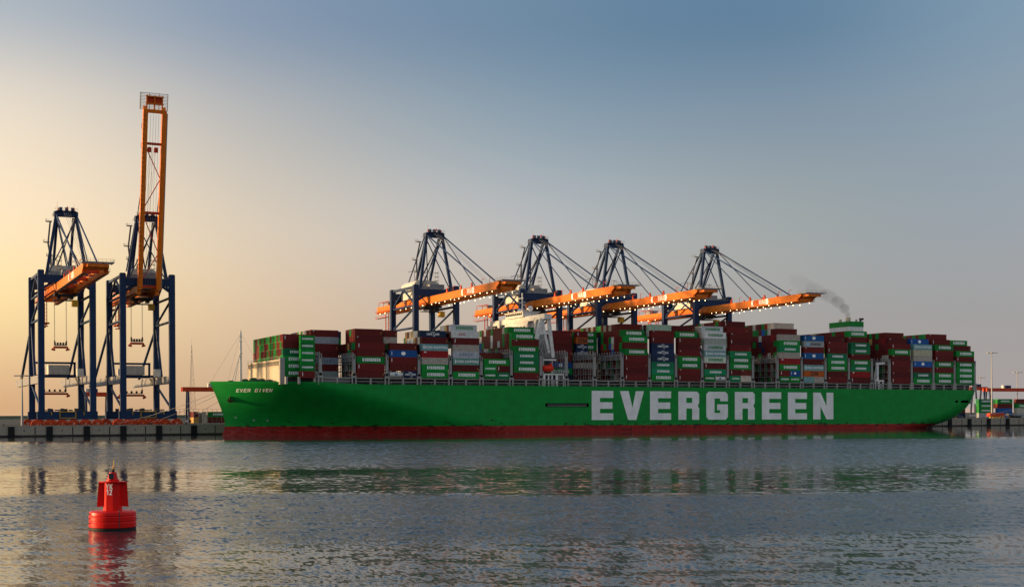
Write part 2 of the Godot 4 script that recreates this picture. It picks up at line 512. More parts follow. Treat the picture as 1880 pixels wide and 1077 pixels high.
func hull(ship: Node3D, off: Vector3) -> void:
	var ys := [-2.5, -1.0, 0.0, 1.4, 2.8, 4.2, 5.6, 7.2, 8.8, 11.0, 12.7, 13.6, 14.9, 16.4, 18.0, 19.2, 20.3, 99.0]
	var xs := []
	for k in 29: xs.append(128.0 + 112.0 * pow(k / 28.0, 1.25))
	for v in [255.0, 270.4, 292.4, 320.0, 360.0, 400.0, 440.0, 460.0]: xs.append(v)
	for k in range(1, 11): xs.append(460.0 + 46.0 * k / 10.0)
	for v in [509.5, 512.0, 514.0, 516.0, 518.0, 520.0, 522.5, 524.2, 525.3, 526.0]: xs.append(v)
	var nx := xs.size()
	var ny := ys.size()
	var at := func(i: int, j: int, side: float) -> Vector3:
		var xi: float = xs[i]
		var y: float = ys[j]
		if y > 90.0: y = hull_top(xi)
		var x := xi
		if xi < 240.0:
			var s := stem_x(y)
			x = s + (xi - 128.0) * (240.0 - s) / 112.0
		elif xi > 460.0:
			x = 460.0 + (xi - 460.0) * (stern_x(y) - 460.0) / 66.0
		return Vector3(x, y, MID_Z + side * half_breadth(x, y))
	var m := StandardMaterial3D.new()
	m.resource_name = "hull_paint"
	m.albedo_texture = hull_texture()
	m.roughness = 0.5
	m.metallic_specular = 0.3
	m.texture_repeat = false
	var s := Shape.new()
	for side in [1.0, -1.0]:
		var pts := []
		for j in ny:
			var row := []
			for i in nx: row.append(at.call(i, j, side))
			pts.append(row)
		var normal := func(i: int, j: int) -> Vector3:
			var du: Vector3 = pts[j][mini(i + 1, nx - 1)] - pts[j][maxi(i - 1, 0)]
			var dv: Vector3 = pts[mini(j + 1, ny - 1)][i] - pts[maxi(j - 1, 0)][i]
			return du.cross(dv).normalized() * side
		for j in ny - 1:
			for i in nx - 1:
				if side > 0.0 and ys[j] == 11.0 and xs[i] == 270.4: continue
				if side > 0.0 and ys[j] == 13.6 and xs[i] in [512.0, 516.0, 518.0, 520.0]: continue
				var c := [[i, j], [i + 1, j], [i + 1, j + 1], [i, j], [i + 1, j + 1], [i, j + 1]]
				if side > 0.0: c = [c[0], c[2], c[1], c[3], c[5], c[4]]
				for q in c:
					var v: Vector3 = pts[q[1]][q[0]]
					s.p.append(v); s.n.append(normal.call(q[0], q[1]))
					s.u.append(Vector2((v.x - 126.0) / 402.0, (22.5 - v.y) / 25.0))
	# transom
	for j in ny - 1:
		var a: Vector3 = at.call(nx - 1, j, 1.0); var b: Vector3 = at.call(nx - 1, j, -1.0)
		var c: Vector3 = at.call(nx - 1, j + 1, -1.0); var d: Vector3 = at.call(nx - 1, j + 1, 1.0)
		s.quad(a, b, c, d)
		for v in [a, c, b, a, d, c]: s.u.append(Vector2((v.x - 126.0) / 402.0, (22.5 - v.y) / 25.0))
	var h := put(s.mesh(off), "hull", m, ship)
	# recess of the side door with its gangway, and the mooring ports at the stern
	var r := Shape.new()
	r.quad(Vector3(270, 10.8, SIDE_Z - 1.6), Vector3(293, 10.8, SIDE_Z - 1.6), Vector3(293, 12.9, SIDE_Z - 1.6), Vector3(270, 12.9, SIDE_Z - 1.6))
	r.quad(Vector3(270.4, 11.0, SIDE_Z - 1.7), Vector3(292.4, 11.0, SIDE_Z - 1.7), Vector3(292.4, 11.0, SIDE_Z), Vector3(270.4, 11.0, SIDE_Z))
	r.quad(Vector3(270.4, 12.7, SIDE_Z - 1.7), Vector3(292.4, 12.7, SIDE_Z - 1.7), Vector3(292.4, 12.7, SIDE_Z), Vector3(270.4, 12.7, SIDE_Z))
	r.quad(Vector3(509, 13.2, SIDE_Z - 4.2), Vector3(525, 13.2, SIDE_Z - 4.2), Vector3(525, 15.2, SIDE_Z - 4.2), Vector3(509, 15.2, SIDE_Z - 4.2))
	put(r.mesh(off), "recess", M["void_dark"], h)
	var g := Shape.new()
	g.box(Vector3(281.5, 11.5, SIDE_Z - 0.5), Vector3(19.5, 0.18, 0.7))
	for k in 24: g.box(Vector3(272.0 + k * 0.83, 11.85, SIDE_Z - 0.25), Vector3(0.07, 0.7, 0.07))
	g.box(Vector3(281.5, 12.2, SIDE_Z - 0.25), Vector3(19.5, 0.08, 0.08))
	put(g.mesh(off), "gangway", M["ship_grey"], h)
	# the big name: one part for each letter
	var lx := [293.9, 305.1, 308.6, 321.3, 324.6, 336.0, 340.0, 351.5, 355.5, 367.7, 371.7, 383.2, 387.4, 398.8, 402.8, 414.3, 418.1, 430.5]
	var word := "EVERGREEN"
	var letter_paint := mat("letter_paint", lin(0.88, 0.88, 0.86), 0.5, 0.0, noise_tex(31, 0.008, 0.9, 1.0), 0.03)
	for k in 9:
		var t := Shape.new()
		for poly in glyph(word[k]):
			var q := PackedVector2Array()
			for j in range(0, poly.size(), 2): q.append(Vector2(lerpf(lx[k * 2], lx[k * 2 + 1], poly[j]), 5.2 + 13.15 * poly[j + 1]))
			t.flat(q, func(v): return Vector3(v.x, v.y, SIDE_Z + 0.012))
		put(t.mesh(off), "letter", letter_paint, h)
	# the ship's name on the bow, laid on the plating
	var nm := "EVER GIVEN"
	var skin := func(v: Vector2) -> Vector3:
		return Vector3(v.x, v.y, MID_Z + half_breadth(v.x, v.y) + 0.05)
	var t2 := Shape.new()
	for k in nm.length():
		var x0 := 137.4 + k * 1.24
		for poly in thin_glyph(nm[k]):
			var q := PackedVector2Array()
			for j in range(0, poly.size(), 2): q.append(Vector2(x0 + poly[j] * 0.98, 17.0 + 1.35 * poly[j + 1]))
			t2.flat(q, skin)
	put(t2.mesh(off), "name_lettering", M["white_print"], h)
	var t3 := Shape.new()
	for c in [Vector2(145.5, 5.4), Vector2(150.6, 5.3), Vector2(138.6, 6.6)]:
		t3.flat(PackedVector2Array([c + Vector2(-0.5, 0), c + Vector2(0, -0.4), c + Vector2(0.5, 0), c + Vector2(0, 0.4)]), skin)
	put(t3.mesh(off), "thruster_mark", M["K"], h)
	# anchor in its pocket
	var an := Shape.new()
	var ap: Vector3 = skin.call(Vector2(136.2, 14.2))
	an.tube(ap + Vector3(0.3, 0.3, -1.0), ap + Vector3(-0.5, 0.0, 0.7), 1.5, 1.1, 14)
	put(an.mesh(off), "hawse_pipe", m, h)
	var an2 := Shape.new()
	an2.bar(ap + Vector3(-0.6, 1.0, 0.9), ap + Vector3(-0.6, -1.3, 0.9), 0.5, 0.5)
	an2.bar(ap + Vector3(-1.9, -0.4, 0.8), ap + Vector3(-0.6, -1.4, 0.9), 0.6, 0.5)
	an2.bar(ap + Vector3(0.7, -0.5, 0.9), ap + Vector3(-0.6, -1.4, 0.9), 0.6, 0.5)
	put(an2.mesh(off), "anchor", M["rust"], h)
	# deck
	var dk := Shape.new()
	for i in range(1, nx - 2):
		var a: Vector3 = at.call(i, ny - 2, 1.0); var b: Vector3 = at.call(i + 1, ny - 2, 1.0)
		var c: Vector3 = at.call(i + 1, ny - 2, -1.0); var d: Vector3 = at.call(i, ny - 2, -1.0)
		var lower := Vector3(0, -0.25, 0)
		dk.quad(a + lower, b + lower, c + lower, d + lower)
	put(dk.mesh(off), "deck", M["ship_dark"], ship)
	var rl := Shape.new()
	for k in range(0, 56):
		var x := 192.0 + k * 6.0
		rl.box(Vector3(x, 20.85, SIDE_Z - 0.15), Vector3(0.09, 1.1, 0.09))
	for y in [20.8, 21.35]: rl.span(Vector3(192, y, SIDE_Z - 0.2), Vector3(522, y + 0.07, SIDE_Z - 0.13))
	put(rl.mesh(off), "deck_rail", M["ship_grey"], ship)

const POSTS := [167.1, 181.6, 196.1, 210.5, 225.0, 239.5, 253.9, 268.4, 281.2, 295.6, 310.0, 324.4, 338.9, 353.4, 367.9, 382.4, 396.9, 411.4, 425.9, 440.5, 455.1, 466.6, 481.1, 495.6, 510.0, 524.0]

func lashing_bridge(high: bool, aft: bool) -> ArrayMesh:
	# across the beam; origin on the ship's side at deck height (y 20.3)
	var top := 15.3 if high else 12.4
	var s := Shape.new()
	for z in [-0.6, -58.2]:
		# outer post: two legs, a collar, a slotted head
		if aft:
			s.box(Vector3(0, 1.9, z), Vector3(2.3, 3.8, 1.0))
		else:
			for x in [-0.75, 0.75]: s.box(Vector3(x, 1.4, z), Vector3(0.55, 2.8, 1.0))
			s.box(Vector3(0, 2.95, z), Vector3(2.6, 0.4, 1.1))
			s.plate(PackedVector2Array([Vector2(-1.1, 3.1), Vector2(1.1, 3.1), Vector2(0.68, 4.7), Vector2(-0.68, 4.7)]), Transform3D(Basis(), Vector3(0, 0, z - 0.45)), 0.9)
		s.box(Vector3(0, (4.2 + top - 2.2) * 0.5, z), Vector3(1.25, top - 2.2 - 4.2 + 1.0, 0.9))
		for x in [-0.48, 0.48]: s.box(Vector3(x, top - 0.9, z), Vector3(0.3, 1.9, 0.9))
		s.box(Vector3(0, top, z), Vector3(1.25, 0.4, 0.9))
	for k in range(1, 12):
		var z := -k * ROW * 2.0 + 0.02
		for x in [-0.5, 0.5]: s.box(Vector3(x, top * 0.5, z), Vector3(0.2, top - 0.4, 0.28))
	for k in 46:
		for x in [-0.6, 0.6]: s.box(Vector3(x, top - 1.7, -1.6 - k * 1.23), Vector3(0.12, 1.9, 0.22))
	for k in 23: s.box(Vector3(0, top + 0.35, -1.9 - k * ROW), Vector3(0.5, 1.3, 0.3))
	for y in [3.0, 5.9, 8.8, top - 2.6]:
		s.box(Vector3(0, y, -29.4), Vector3(1.3, 0.32, 57.0))
		for x in [-0.62, 0.62]: s.box(Vector3(x, y + 1.1, -29.4), Vector3(0.07, 0.09, 57.0))
	for x in [-0.6, 0.6]: s.box(Vector3(x, top - 0.65, -29.4), Vector3(0.2, 0.4, 57.0))
	return s.mesh()

func ship_fittings(ship: Node3D, off: Vector3) -> void:
	var low := lashing_bridge(false, false)
	var high := lashing_bridge(true, false)
	var wide := lashing_bridge(true, true)
	for k in POSTS.size():
		var x: float = POSTS[k]
		var o := Vector3(x, 20.1, SIDE_Z) - off
		put(low if k < 6 else wide if k > 20 else high, "lashing_bridge", M["ship_grey"], ship, Transform3D(Basis(), o))
	# hatch covers, coaming and the stanchions between the bridges
	for k in POSTS.size() - 1:
		var a: float = POSTS[k]
		var b: float = POSTS[k + 1]
		var near := SIDE_Z - 3.4
		if k == 0: near = SIDE_Z - 6.0
		var s := Shape.new()
		s.span(Vector3(a + 0.9, 20.0, near), Vector3(b - 0.9, 22.9, SIDE_Z - 55.4))
		put(s.mesh(off), "hatch_cover", M["ship_dark"], ship)
		var c := Shape.new()
		for y in [21.35, 22.55]: c.span(Vector3(a + 1.0, y, SIDE_Z - 0.75), Vector3(b - 1.0, y + 0.28, SIDE_Z - 0.45))
		c.box(Vector3((a + b) * 0.5, 21.6, SIDE_Z - 0.6), Vector3(0.75, 3.1, 0.8))
		c.span(Vector3(a + 1.0, 22.85, SIDE_Z - 3.4), Vector3(b - 1.0, 23.1, SIDE_Z - 0.4))
		put(c.mesh(off), "side_stanchion", M["ship_grey"], ship)
	# breakwater on the forecastle
	var bw := Shape.new()
	bw.span(Vector3(151.2, 20.0, -533.0), Vector3(151.7, 27.6, -583.5))
	bw.span(Vector3(151.2, 29.7, -533.0), Vector3(151.7, 30.2, -583.5))
	bw.span(Vector3(151.0, 27.5, -533.0), Vector3(152.0, 27.8, -583.5))
	for k in 34: bw.span(Vector3(151.3, 27.6, -533.2 - k * 1.5), Vector3(151.6, 29.8, -533.6 - k * 1.5))
	put(bw.mesh(off), "breakwater", M["ship_cream"], ship)
	var bs := Shape.new()
	bs.span(Vector3(151.2, 20.0, -531.6), Vector3(153.2, 31.0, -532.9))
	bs.span(Vector3(151.2, 30.4, -533.0), Vector3(151.3, 30.5, -584.0))
	for k in 10: bs.span(Vector3(151.2, 30.1, -533.0 - k * 5.5), Vector3(151.3, 31.3, -533.1 - k * 5.5))
	bs.span(Vector3(151.2, 31.2, -533.0), Vector3(151.3, 31.3, -584.0))
	put(bs.mesh(off), "breakwater_frame", M["ship_grey"], ship)
	# forward hatch and supports
	var fh := Shape.new()
	fh.span(Vector3(153.5, 20.0, -534.0), Vector3(166.0, 22.9, -582.0))
	put(fh.mesh(off), "hatch_cover", M["ship_dark"], ship)
	var sp := Shape.new()
	for x in [153.0, 158.3, 164.8]: sp.box(Vector3(x, 21.6, SIDE_Z - 1.2), Vector3(0.9, 3.0, 1.4))
	sp.span(Vector3(166.4, 20.2, SIDE_Z - 5.5), Vector3(181.0, 22.9, SIDE_Z - 5.0))
	sp.span(Vector3(166.4, 22.4, SIDE_Z - 1.6), Vector3(181.0, 22.9, SIDE_Z - 0.8))
	put(sp.mesh(off), "container_support", M["ship_grey"], ship)
	# fore mast
	var fm := Shape.new()
	fm.tube(Vector3(141.5, 20.5, MID_Z), Vector3(141.5, 42.2, MID_Z), 0.62, 0.42, 12)
	for z in [-2.6, 2.6]: fm.tube(Vector3(138.0, 20.5, MID_Z + z), Vector3(141.2, 33.5, MID_Z), 0.2, 0.14, 6)
	for y in [33.6, 38.6]: fm.box(Vector3(141.5, y, MID_Z), Vector3(1.5, 0.12, 2.2))
	for y in [26.0, 30.0, 36.0, 40.5]: fm.box(Vector3(141.5, y, MID_Z), Vector3(1.2, 0.1, 1.0))
	fm.tube(Vector3(141.5, 42.2, MID_Z), Vector3(141.5, 43.2, MID_Z), 0.3, 0.3, 8)
	put(fm.mesh(off), "fore_mast", M["ship_white"], ship)
	var rg := Shape.new()
	for a in [Vector3(129.2, 21.8, MID_Z), Vector3(134.0, 21.2, MID_Z + 8.0), Vector3(150.5, 29.0, MID_Z - 5.0)]: rg.tube(a, Vector3(141.5, 42.0, MID_Z), 0.035, 0.035, 4, false)
	put(rg.mesh(off), "rigging", M["rope_grey"], ship)
	# windlass and winches
	for q in [[Vector3(144.5, 21.6, -548.0), 1.5], [Vector3(147.5, 21.4, -546.0), 1.3], [Vector3(145.0, 21.5, -564.0), 1.5], [Vector3(149.0, 21.2, -540.0), 1.0], [Vector3(137.0, 21.0, -556.0), 1.1]]:
		var w := Shape.new()
		var c: Vector3 = q[0]
		var r: float = q[1]
		w.tube(c - Vector3(0, 0, 1.6), c + Vector3(0, 0, 1.6), r * 0.7, r * 0.7, 12)
		for z in [-1.7, 0.0, 1.7]: w.tube(c + Vector3(0, 0, z - 0.12), c + Vector3(0, 0, z + 0.12), r, r, 14)
		w.box(c - Vector3(0, r * 0.8, 0), Vector3(r * 2.0, 0.9, 4.2))
		w.bar(c + Vector3(-r * 1.6, -r, 1.9), c + Vector3(r * 1.5, r * 0.6, 1.9), 0.22, 0.3)
		put(w.mesh(off), "winch", M["deck_green"], ship)

func accommodation(ship: Node3D, off: Vector3) -> void:
	# the house with its bridge wings, forward of midships
	var s := Shape.new()
	var z0 := -546.5
	var z1 := -567.5
	s.span(Vector3(270.6, 20.0, z0), Vector3(279.5, 50.2, z1))
	# wing girder right across, and the arches that carry it
	s.span(Vector3(270.3, 50.0, SIDE_Z - 0.4), Vector3(273.9, 52.3, -586.2))
	for z in [-537.8, -546.0, -568.0, -576.2]: s.span(Vector3(270.4, 43.0, z + 0.5), Vector3(271.2, 50.1, z - 0.5))
	for zz in [[-530.2, -537.4], [-538.2, -545.6], [-568.4, -575.8], [-576.6, -583.9]]:
		for e in [0, 1]:
			var zc: float = zz[e]
			var dz := -1.3 if e == 0 else 1.3
			s.plate(PackedVector2Array([Vector2(zc, 50.05), Vector2(zc + dz, 50.05), Vector2(zc, 48.4)]) if e == 1 else PackedVector2Array([Vector2(zc, 50.05), Vector2(zc, 48.4), Vector2(zc + dz, 50.05)]), Transform3D(Basis(Vector3(0, 0, 1), Vector3(0, 1, 0), Vector3(1, 0, 0)), Vector3(270.4, 0, 0)), 0.8)
	s.span(Vector3(270.4, 40.5, SIDE_Z - 2.5), Vector3(271.4, 43.4, -584.0))
	var hs := put(s.mesh(off), "bridge_house", M["ship_white"], ship)
	# wing props: an A-frame on each side
	for z in [-529.3, -584.9]:
		var a := Shape.new()
		a.bar(Vector3(269.4, 50.2, z), Vector3(266.8, 41.0, z), 1.1, 1.5)
		a.bar(Vector3(272.9, 50.2, z), Vector3(275.0, 33.0, z), 1.2, 1.5)
		a.bar(Vector3(269.8, 49.0, z), Vector3(273.0, 35.0, z), 0.7, 1.2)
		a.bar(Vector3(267.0, 43.8, z), Vector3(273.6, 43.8, z), 0.9, 1.2)
		a.bar(Vector3(267.2, 42.0, z), Vector3(270.4, 40.8, z - (3.0 if z > -550.0 else -3.0)), 0.7, 0.9)
		put(a.mesh(off), "wing_prop", M["ship_white"], ship)
	# wheelhouse
	var w := Shape.new()
	w.span(Vector3(269.3, 52.2, -547.8), Vector3(277.5, 54.6, -566.3))
	w.span(Vector3(268.8, 54.5, -547.2), Vector3(278.0, 54.8, -566.9))
	var wh := put(w.mesh(off), "wheelhouse", M["ship_white"], ship)
	for k in 9:
		var g := Shape.new()
		g.span(Vector3(269.2, 53.2, -548.7 - k * 1.95), Vector3(269.28, 54.2, -550.2 - k * 1.95))
		put(g.mesh(off), "window", M["glass_dark"], wh)
	for lv in 4:
		for k in 6:
			var g := Shape.new()
			g.span(Vector3(270.5, 47.0 - lv * 2.9, -548.6 - k * 3.2), Vector3(270.58, 48.1 - lv * 2.9, -549.6 - k * 3.2))
			put(g.mesh(off), "window", M["glass_dark"], hs)
	# radar mast, domes and aerials
	var r := Shape.new()
	r.tube(Vector3(273.5, 54.7, -557.0), Vector3(273.5, 64.0, -557.0), 0.45, 0.25, 8)
	r.box(Vector3(273.5, 59.5, -557.0), Vector3(1.4, 0.2, 5.0))
	r.box(Vector3(273.0, 61.5, -557.0), Vector3(0.5, 0.35, 4.2))
	r.box(Vector3(273.0, 58.2, -554.5), Vector3(0.4, 0.3, 3.0))
	r.tube(Vector3(271.5, 54.7, -562.0), Vector3(271.5, 58.5, -562.0), 0.16, 0.1, 6)
	for z in [-549.5, -551.0, -564.5]: r.tube(Vector3(272.0, 54.7, z), Vector3(272.0, 57.5, z), 0.07, 0.05, 5)
	r.span(Vector3(270.0, 54.9, -548.2), Vector3(270.1, 55.9, -548.3))
	put(r.mesh(off), "radar_mast", M["ship_white"], ship)
	for q in [[Vector3(275.0, 56.4, -551.6), 1.25], [Vector3(275.0, 56.2, -563.0), 1.0]]:
		var d := SphereMesh.new()
		d.radius = q[1]; d.height = q[1] * 2.0; d.radial_segments = 20; d.rings = 10
		put(d, "radome", M["ship_white"], ship, Transform3D(Basis(), q[0] - off))
		var st := Shape.new()
		st.tube(Vector3(275.0, 54.7, q[0].z), q[0], 0.5, 0.4, 10)
		put(st.mesh(off), "radome_stand", M["ship_white"], ship)
	# boat deck by the ship's side: lifeboat under its davit, on a white stand
	var p := Shape.new()
	p.span(Vector3(269.8, 25.2, SIDE_Z - 0.6), Vector3(280.2, 25.8, SIDE_Z - 5.5))
	for x in [270.3, 272.5, 274.2, 276.6, 280.0]:
		for z in [SIDE_Z - 0.9, SIDE_Z - 5.2]: p.box(Vector3(x, 22.7, z), Vector3(1.0 if x < 271.0 or x == 276.6 else 0.5, 5.2, 0.5))
	p.span(Vector3(272.5, 22.6, SIDE_Z - 0.75), Vector3(274.2, 22.9, SIDE_Z - 1.0))
	p.span(Vector3(269.8, 31.6, SIDE_Z - 0.8), Vector3(276.4, 32.3, SIDE_Z - 5.5))
	for x in [270.1, 276.0]: p.span(Vector3(x, 25.8, SIDE_Z - 4.6), Vector3(x + 0.5, 31.7, SIDE_Z - 5.2))
	p.span(Vector3(269.8, 32.3, SIDE_Z - 0.9), Vector3(269.9, 33.4, SIDE_Z - 1.0))
	put(p.mesh(off), "boat_deck", M["ship_white"], ship)
	var tb := Shape.new()
	tb.span(Vector3(267.5, 33.0, SIDE_Z - 1.8), Vector3(274.8, 40.8, SIDE_Z - 10.0))
	tb.bar(Vector3(268.3, 34.0, SIDE_Z - 1.2), Vector3(270.0, 39.5, SIDE_Z - 1.2), 0.5, 0.5)
	tb.bar(Vector3(271.6, 34.0, SIDE_Z - 1.2), Vector3(270.2, 39.5, SIDE_Z - 1.2), 0.4, 0.5)
	for y in [34.0, 36.4]: tb.span(Vector3(267.6, y, SIDE_Z - 1.0), Vector3(274.8, y + 0.3, SIDE_Z - 2.2))
	put(tb.mesh(off), "side_casing", M["ship_grey"], ship)
	# lifeboat: closed hull with a canopy
	var lb := Shape.new()
	var rings := []
	for k in 13:
		var t := k / 12.0
		var f := sqrt(maxf(0.02, 1.0 - pow(absf(t * 2.0 - 1.0), 3.0)))
		var ring := []
		for j in 12:
			var a := TAU * j / 12.0
			ring.append(Vector3(269.9 + 5.9 * t, 28.2 + sin(a) * 1.45 * (0.55 + 0.45 * f) * (1.0 if sin(a) < 0.0 else 0.95), SIDE_Z - 2.6 + cos(a) * 1.5 * f))
		rings.append(ring)
	for k in 12:
		for j in 12: lb.quad(rings[k][j], rings[k + 1][j], rings[k + 1][(j + 1) % 12], rings[k][(j + 1) % 12])
	lb.span(Vector3(273.6, 29.4, SIDE_Z - 2.0), Vector3(275.0, 30.3, SIDE_Z - 3.2))
	put(lb.mesh(off), "lifeboat", M["lifeboat_red"], ship)
	# engine casing and funnel
	var e := Shape.new()
	e.span(Vector3(457.0, 20.0, -547.0), Vector3(465.0, 48.4, -567.0))
	put(e.mesh(off), "engine_casing", M["ship_white"], ship)
	var f1 := Shape.new()
	f1.span(Vector3(456.0, 46.5, -546.4), Vector3(465.4, 52.9, -562.0))
	put(f1.mesh(off), "funnel_band", M["ship_white"], ship)
	var f2 := Shape.new()
	f2.span(Vector3(455.9, 52.9, -546.3), Vector3(465.5, 55.6, -562.1))
	put(f2.mesh(off), "funnel", M["G"], ship)
	for q in [[458.5, -550.0, 1.3, 57.9], [461.0, -553.5, 1.0, 57.1], [463.0, -549.0, 0.6, 56.9], [459.5, -557.5, 0.8, 57.3]]:
		var c := Shape.new()
		c.tube(Vector3(q[0], 55.5, q[1]), Vector3(q[0], q[3], q[1]), q[2], q[2], 14)
		put(c.mesh(off), "exhaust_pipe", M["ship_cream"], ship)
	var ck := Shape.new()
	ck.bar(Vector3(463.5, 55.5, -547.2), Vector3(465.2, 57.4, -546.6), 0.6, 0.8)
	ck.box(Vector3(464.6, 57.0, -547.0), Vector3(2.2, 0.9, 1.2))
	put(ck.mesh(off), "exhaust_cowl", M["steel_dark"], ship)
	# provision crane abreast of the casing
	var pc := Shape.new()
	pc.span(Vector3(457.6, 24.2, SIDE_Z - 0.5), Vector3(463.0, 24.9, SIDE_Z - 4.0))
	for x in [457.8, 460.0, 462.6]: pc.box(Vector3(x, 22.2, SIDE_Z - 0.9), Vector3(1.0 if x == 460.0 else 0.5, 4.2, 0.6))
	pc.box(Vector3(459.9, 29.0, SIDE_Z - 2.0), Vector3(1.2, 8.4, 1.2))
	pc.bar(Vector3(457.9, 25.0, SIDE_Z - 1.9), Vector3(459.5, 32.8, SIDE_Z - 1.9), 0.3, 0.3)
	pc.bar(Vector3(458.8, 25.0, SIDE_Z - 2.1), Vector3(459.6, 32.8, SIDE_Z - 2.1), 0.15, 0.15)
	pc.bar(Vector3(459.0, 33.2, SIDE_Z - 2.0), Vector3(464.6, 33.5, SIDE_Z - 2.0), 0.9, 1.0)
	put(pc.mesh(off), "provision_crane", M["ship_white"], ship)

# ---------------------------------------------------------------- containers
const ORD := ["lowest", "second", "third", "fourth", "fifth", "sixth", "seventh", "eighth", "ninth", "tenth"]
const COUNT := ["first", "second", "third", "fourth", "fifth", "sixth", "seventh", "eighth", "ninth", "tenth", "eleventh", "twelfth", "thirteenth", "fourteenth", "fifteenth", "sixteenth", "seventeenth", "eighteenth", "nineteenth", "twentieth", "twenty-first", "twenty-second", "twenty-third", "twenty-fourth"]
const LOOK := {"R": "dark red", "r": "brick red", "D": "bright red", "G": "green", "g": "teal green", "F": "forest green", "B": "blue", "N": "navy", "W": "white", "L": "pale green", "K": "grey", "S": "light grey", "C": "cream", "T": "grey teal", "O": "orange", "Y": "ochre", "M": "silver grey", "X": "white", "Q": "white tank"}
# bay number -> outer stack from the lowest tier up (two letters: a pair of half-length boxes), then the tiers that step up on each row inboard
var bays := {
	1: [["R", "R", "G", "R", "R"], ["RR"]],
	2: [["QN", "R", "R", "B", "R"], []],
	3: [["G", "G", "C", "D", "T", "R"], ["N"]],
	4: [["G", "R", "T", "S", "C", "R", "X"], ["W"]],
	5: [["GF", "GR", "G"], []],
	6: [["R", "G", "F", "F", "G", "R"], ["G", "G"]],
	10: [["R", "R", "R", "R", "G", "R", "G"], ["G", "R"]],
	11: [["G", "g", "g", "N", "N", "N", "R", "R"], ["L"]],
	12: [["R", "R", "G", "G", "R", "R", "R"], ["G", "R"]],
	13: [["GQ", "g", "R", "W", "T", "W", "K", "W"], ["W"]],
	14: [["gC", "Rr", "G", "G", "g", "R", "R", "R"], ["R", "R"]],
	16: [["GG", "RB", "G", "D", "C", "g", "G", "C"], ["R", "C"]],
	17: [["TC", "O", "T", "R", "B", "R", "M", "B"], []],
	18: [["R", "R", "G", "G", "g", "R", "R"], ["R"]],
	19: [["R", "D", "F", "G", "R", "F", "F"], ["RG"]],
	21: [["R", "R", "R", "R", "R", "G", "R"], ["R", "R"]],
	22: [["G", "F", "R", "B", "C", "C", "T"], ["B"]],
	23: [["G", "G", "R", "G", "R", "R", "G"], ["R", "R"]],
	24: [["G", "G", "G", "G", "R", "G"], ["R", "G"]]}
var stuff := []            # [colour code, transform, length] of the boxes past the three hundred
var individuals := 0

func box_mesh(length: float, rods: bool) -> ArrayMesh:
	var key := "box %.1f %s" % [length, rods]
	if mesh_cache.has(key): return mesh_cache[key]
	var s := Shape.new()
	var w := 2.438
	var h := 2.89
	var l := length
	s.box(Vector3(0, h * 0.5, 0), Vector3(l - 0.1, h - 0.1, w - 0.1))
	for x in [-1.0, 1.0]:
		for z in [-1.0, 1.0]: s.box(Vector3(x * (l - 0.16) * 0.5, h * 0.5, z * (w - 0.16) * 0.5), Vector3(0.16, h, 0.16))
	for z in [-1.0, 1.0]:
		s.box(Vector3(0, 0.08, z * (w - 0.14) * 0.5), Vector3(l - 0.32, 0.16, 0.12))
		s.box(Vector3(0, h - 0.07, z * (w - 0.14) * 0.5), Vector3(l - 0.32, 0.12, 0.12))
	for x in [-1.0, 1.0]:
		s.box(Vector3(x * (l - 0.14) * 0.5, 0.09, 0), Vector3(0.12, 0.18, w - 0.32))
		s.box(Vector3(x * (l - 0.14) * 0.5, h - 0.08, 0), Vector3(0.12, 0.15, w - 0.32))
	# pressed panels of the near side
	var ribs := int(l / 0.62)
	for k in ribs:
		var x := -l * 0.5 + 0.35 + (l - 0.7) * (k + 0.5) / ribs
		s.box(Vector3(x, h * 0.5, w * 0.5 - 0.035), Vector3(0.24, h - 0.34, 0.035))
	if rods:
		for z in [-0.75, -0.3, 0.3, 0.75]: s.box(Vector3(-l * 0.5 + 0.02, h * 0.5, z), Vector3(0.05, h - 0.3, 0.06))
	mesh_cache[key] = s.mesh()
	return mesh_cache[key]

func tank_mesh() -> Array:
	if not mesh_cache.has("tank"):
		var s := Shape.new()
		s.tube(Vector3(-2.75, 1.33, 0), Vector3(2.75, 1.33, 0), 1.13, 1.13, 20, false)
		s.tube(Vector3(-3.0, 1.33, 0), Vector3(-2.75, 1.33, 0), 0.75, 1.13, 20)
		s.tube(Vector3(2.75, 1.33, 0), Vector3(3.0, 1.33, 0), 1.13, 0.75, 20)
		var f := Shape.new()
		for x in [-2.98, 2.98]:
			for z in [-1.15, 1.15]: f.box(Vector3(x, 1.44, z), Vector3(0.14, 2.88, 0.14))
			for y in [0.08, 2.8]: f.box(Vector3(x, y, 0), Vector3(0.13, 0.14, 2.16))
		for z in [-1.15, 1.15]: f.box(Vector3(0, 0.08, z), Vector3(5.8, 0.12, 0.12))
		mesh_cache["tank"] = [s.mesh(), f.mesh()]
	return mesh_cache["tank"]

func add_mark(o: Node3D, m: Mesh, called: String, paint: String, x: float, y: float, grow := Vector3.ONE) -> void:
	put(m, called, M[paint], o, Transform3D(Basis.from_scale(grow), Vector3(x, y, 1.2235)))

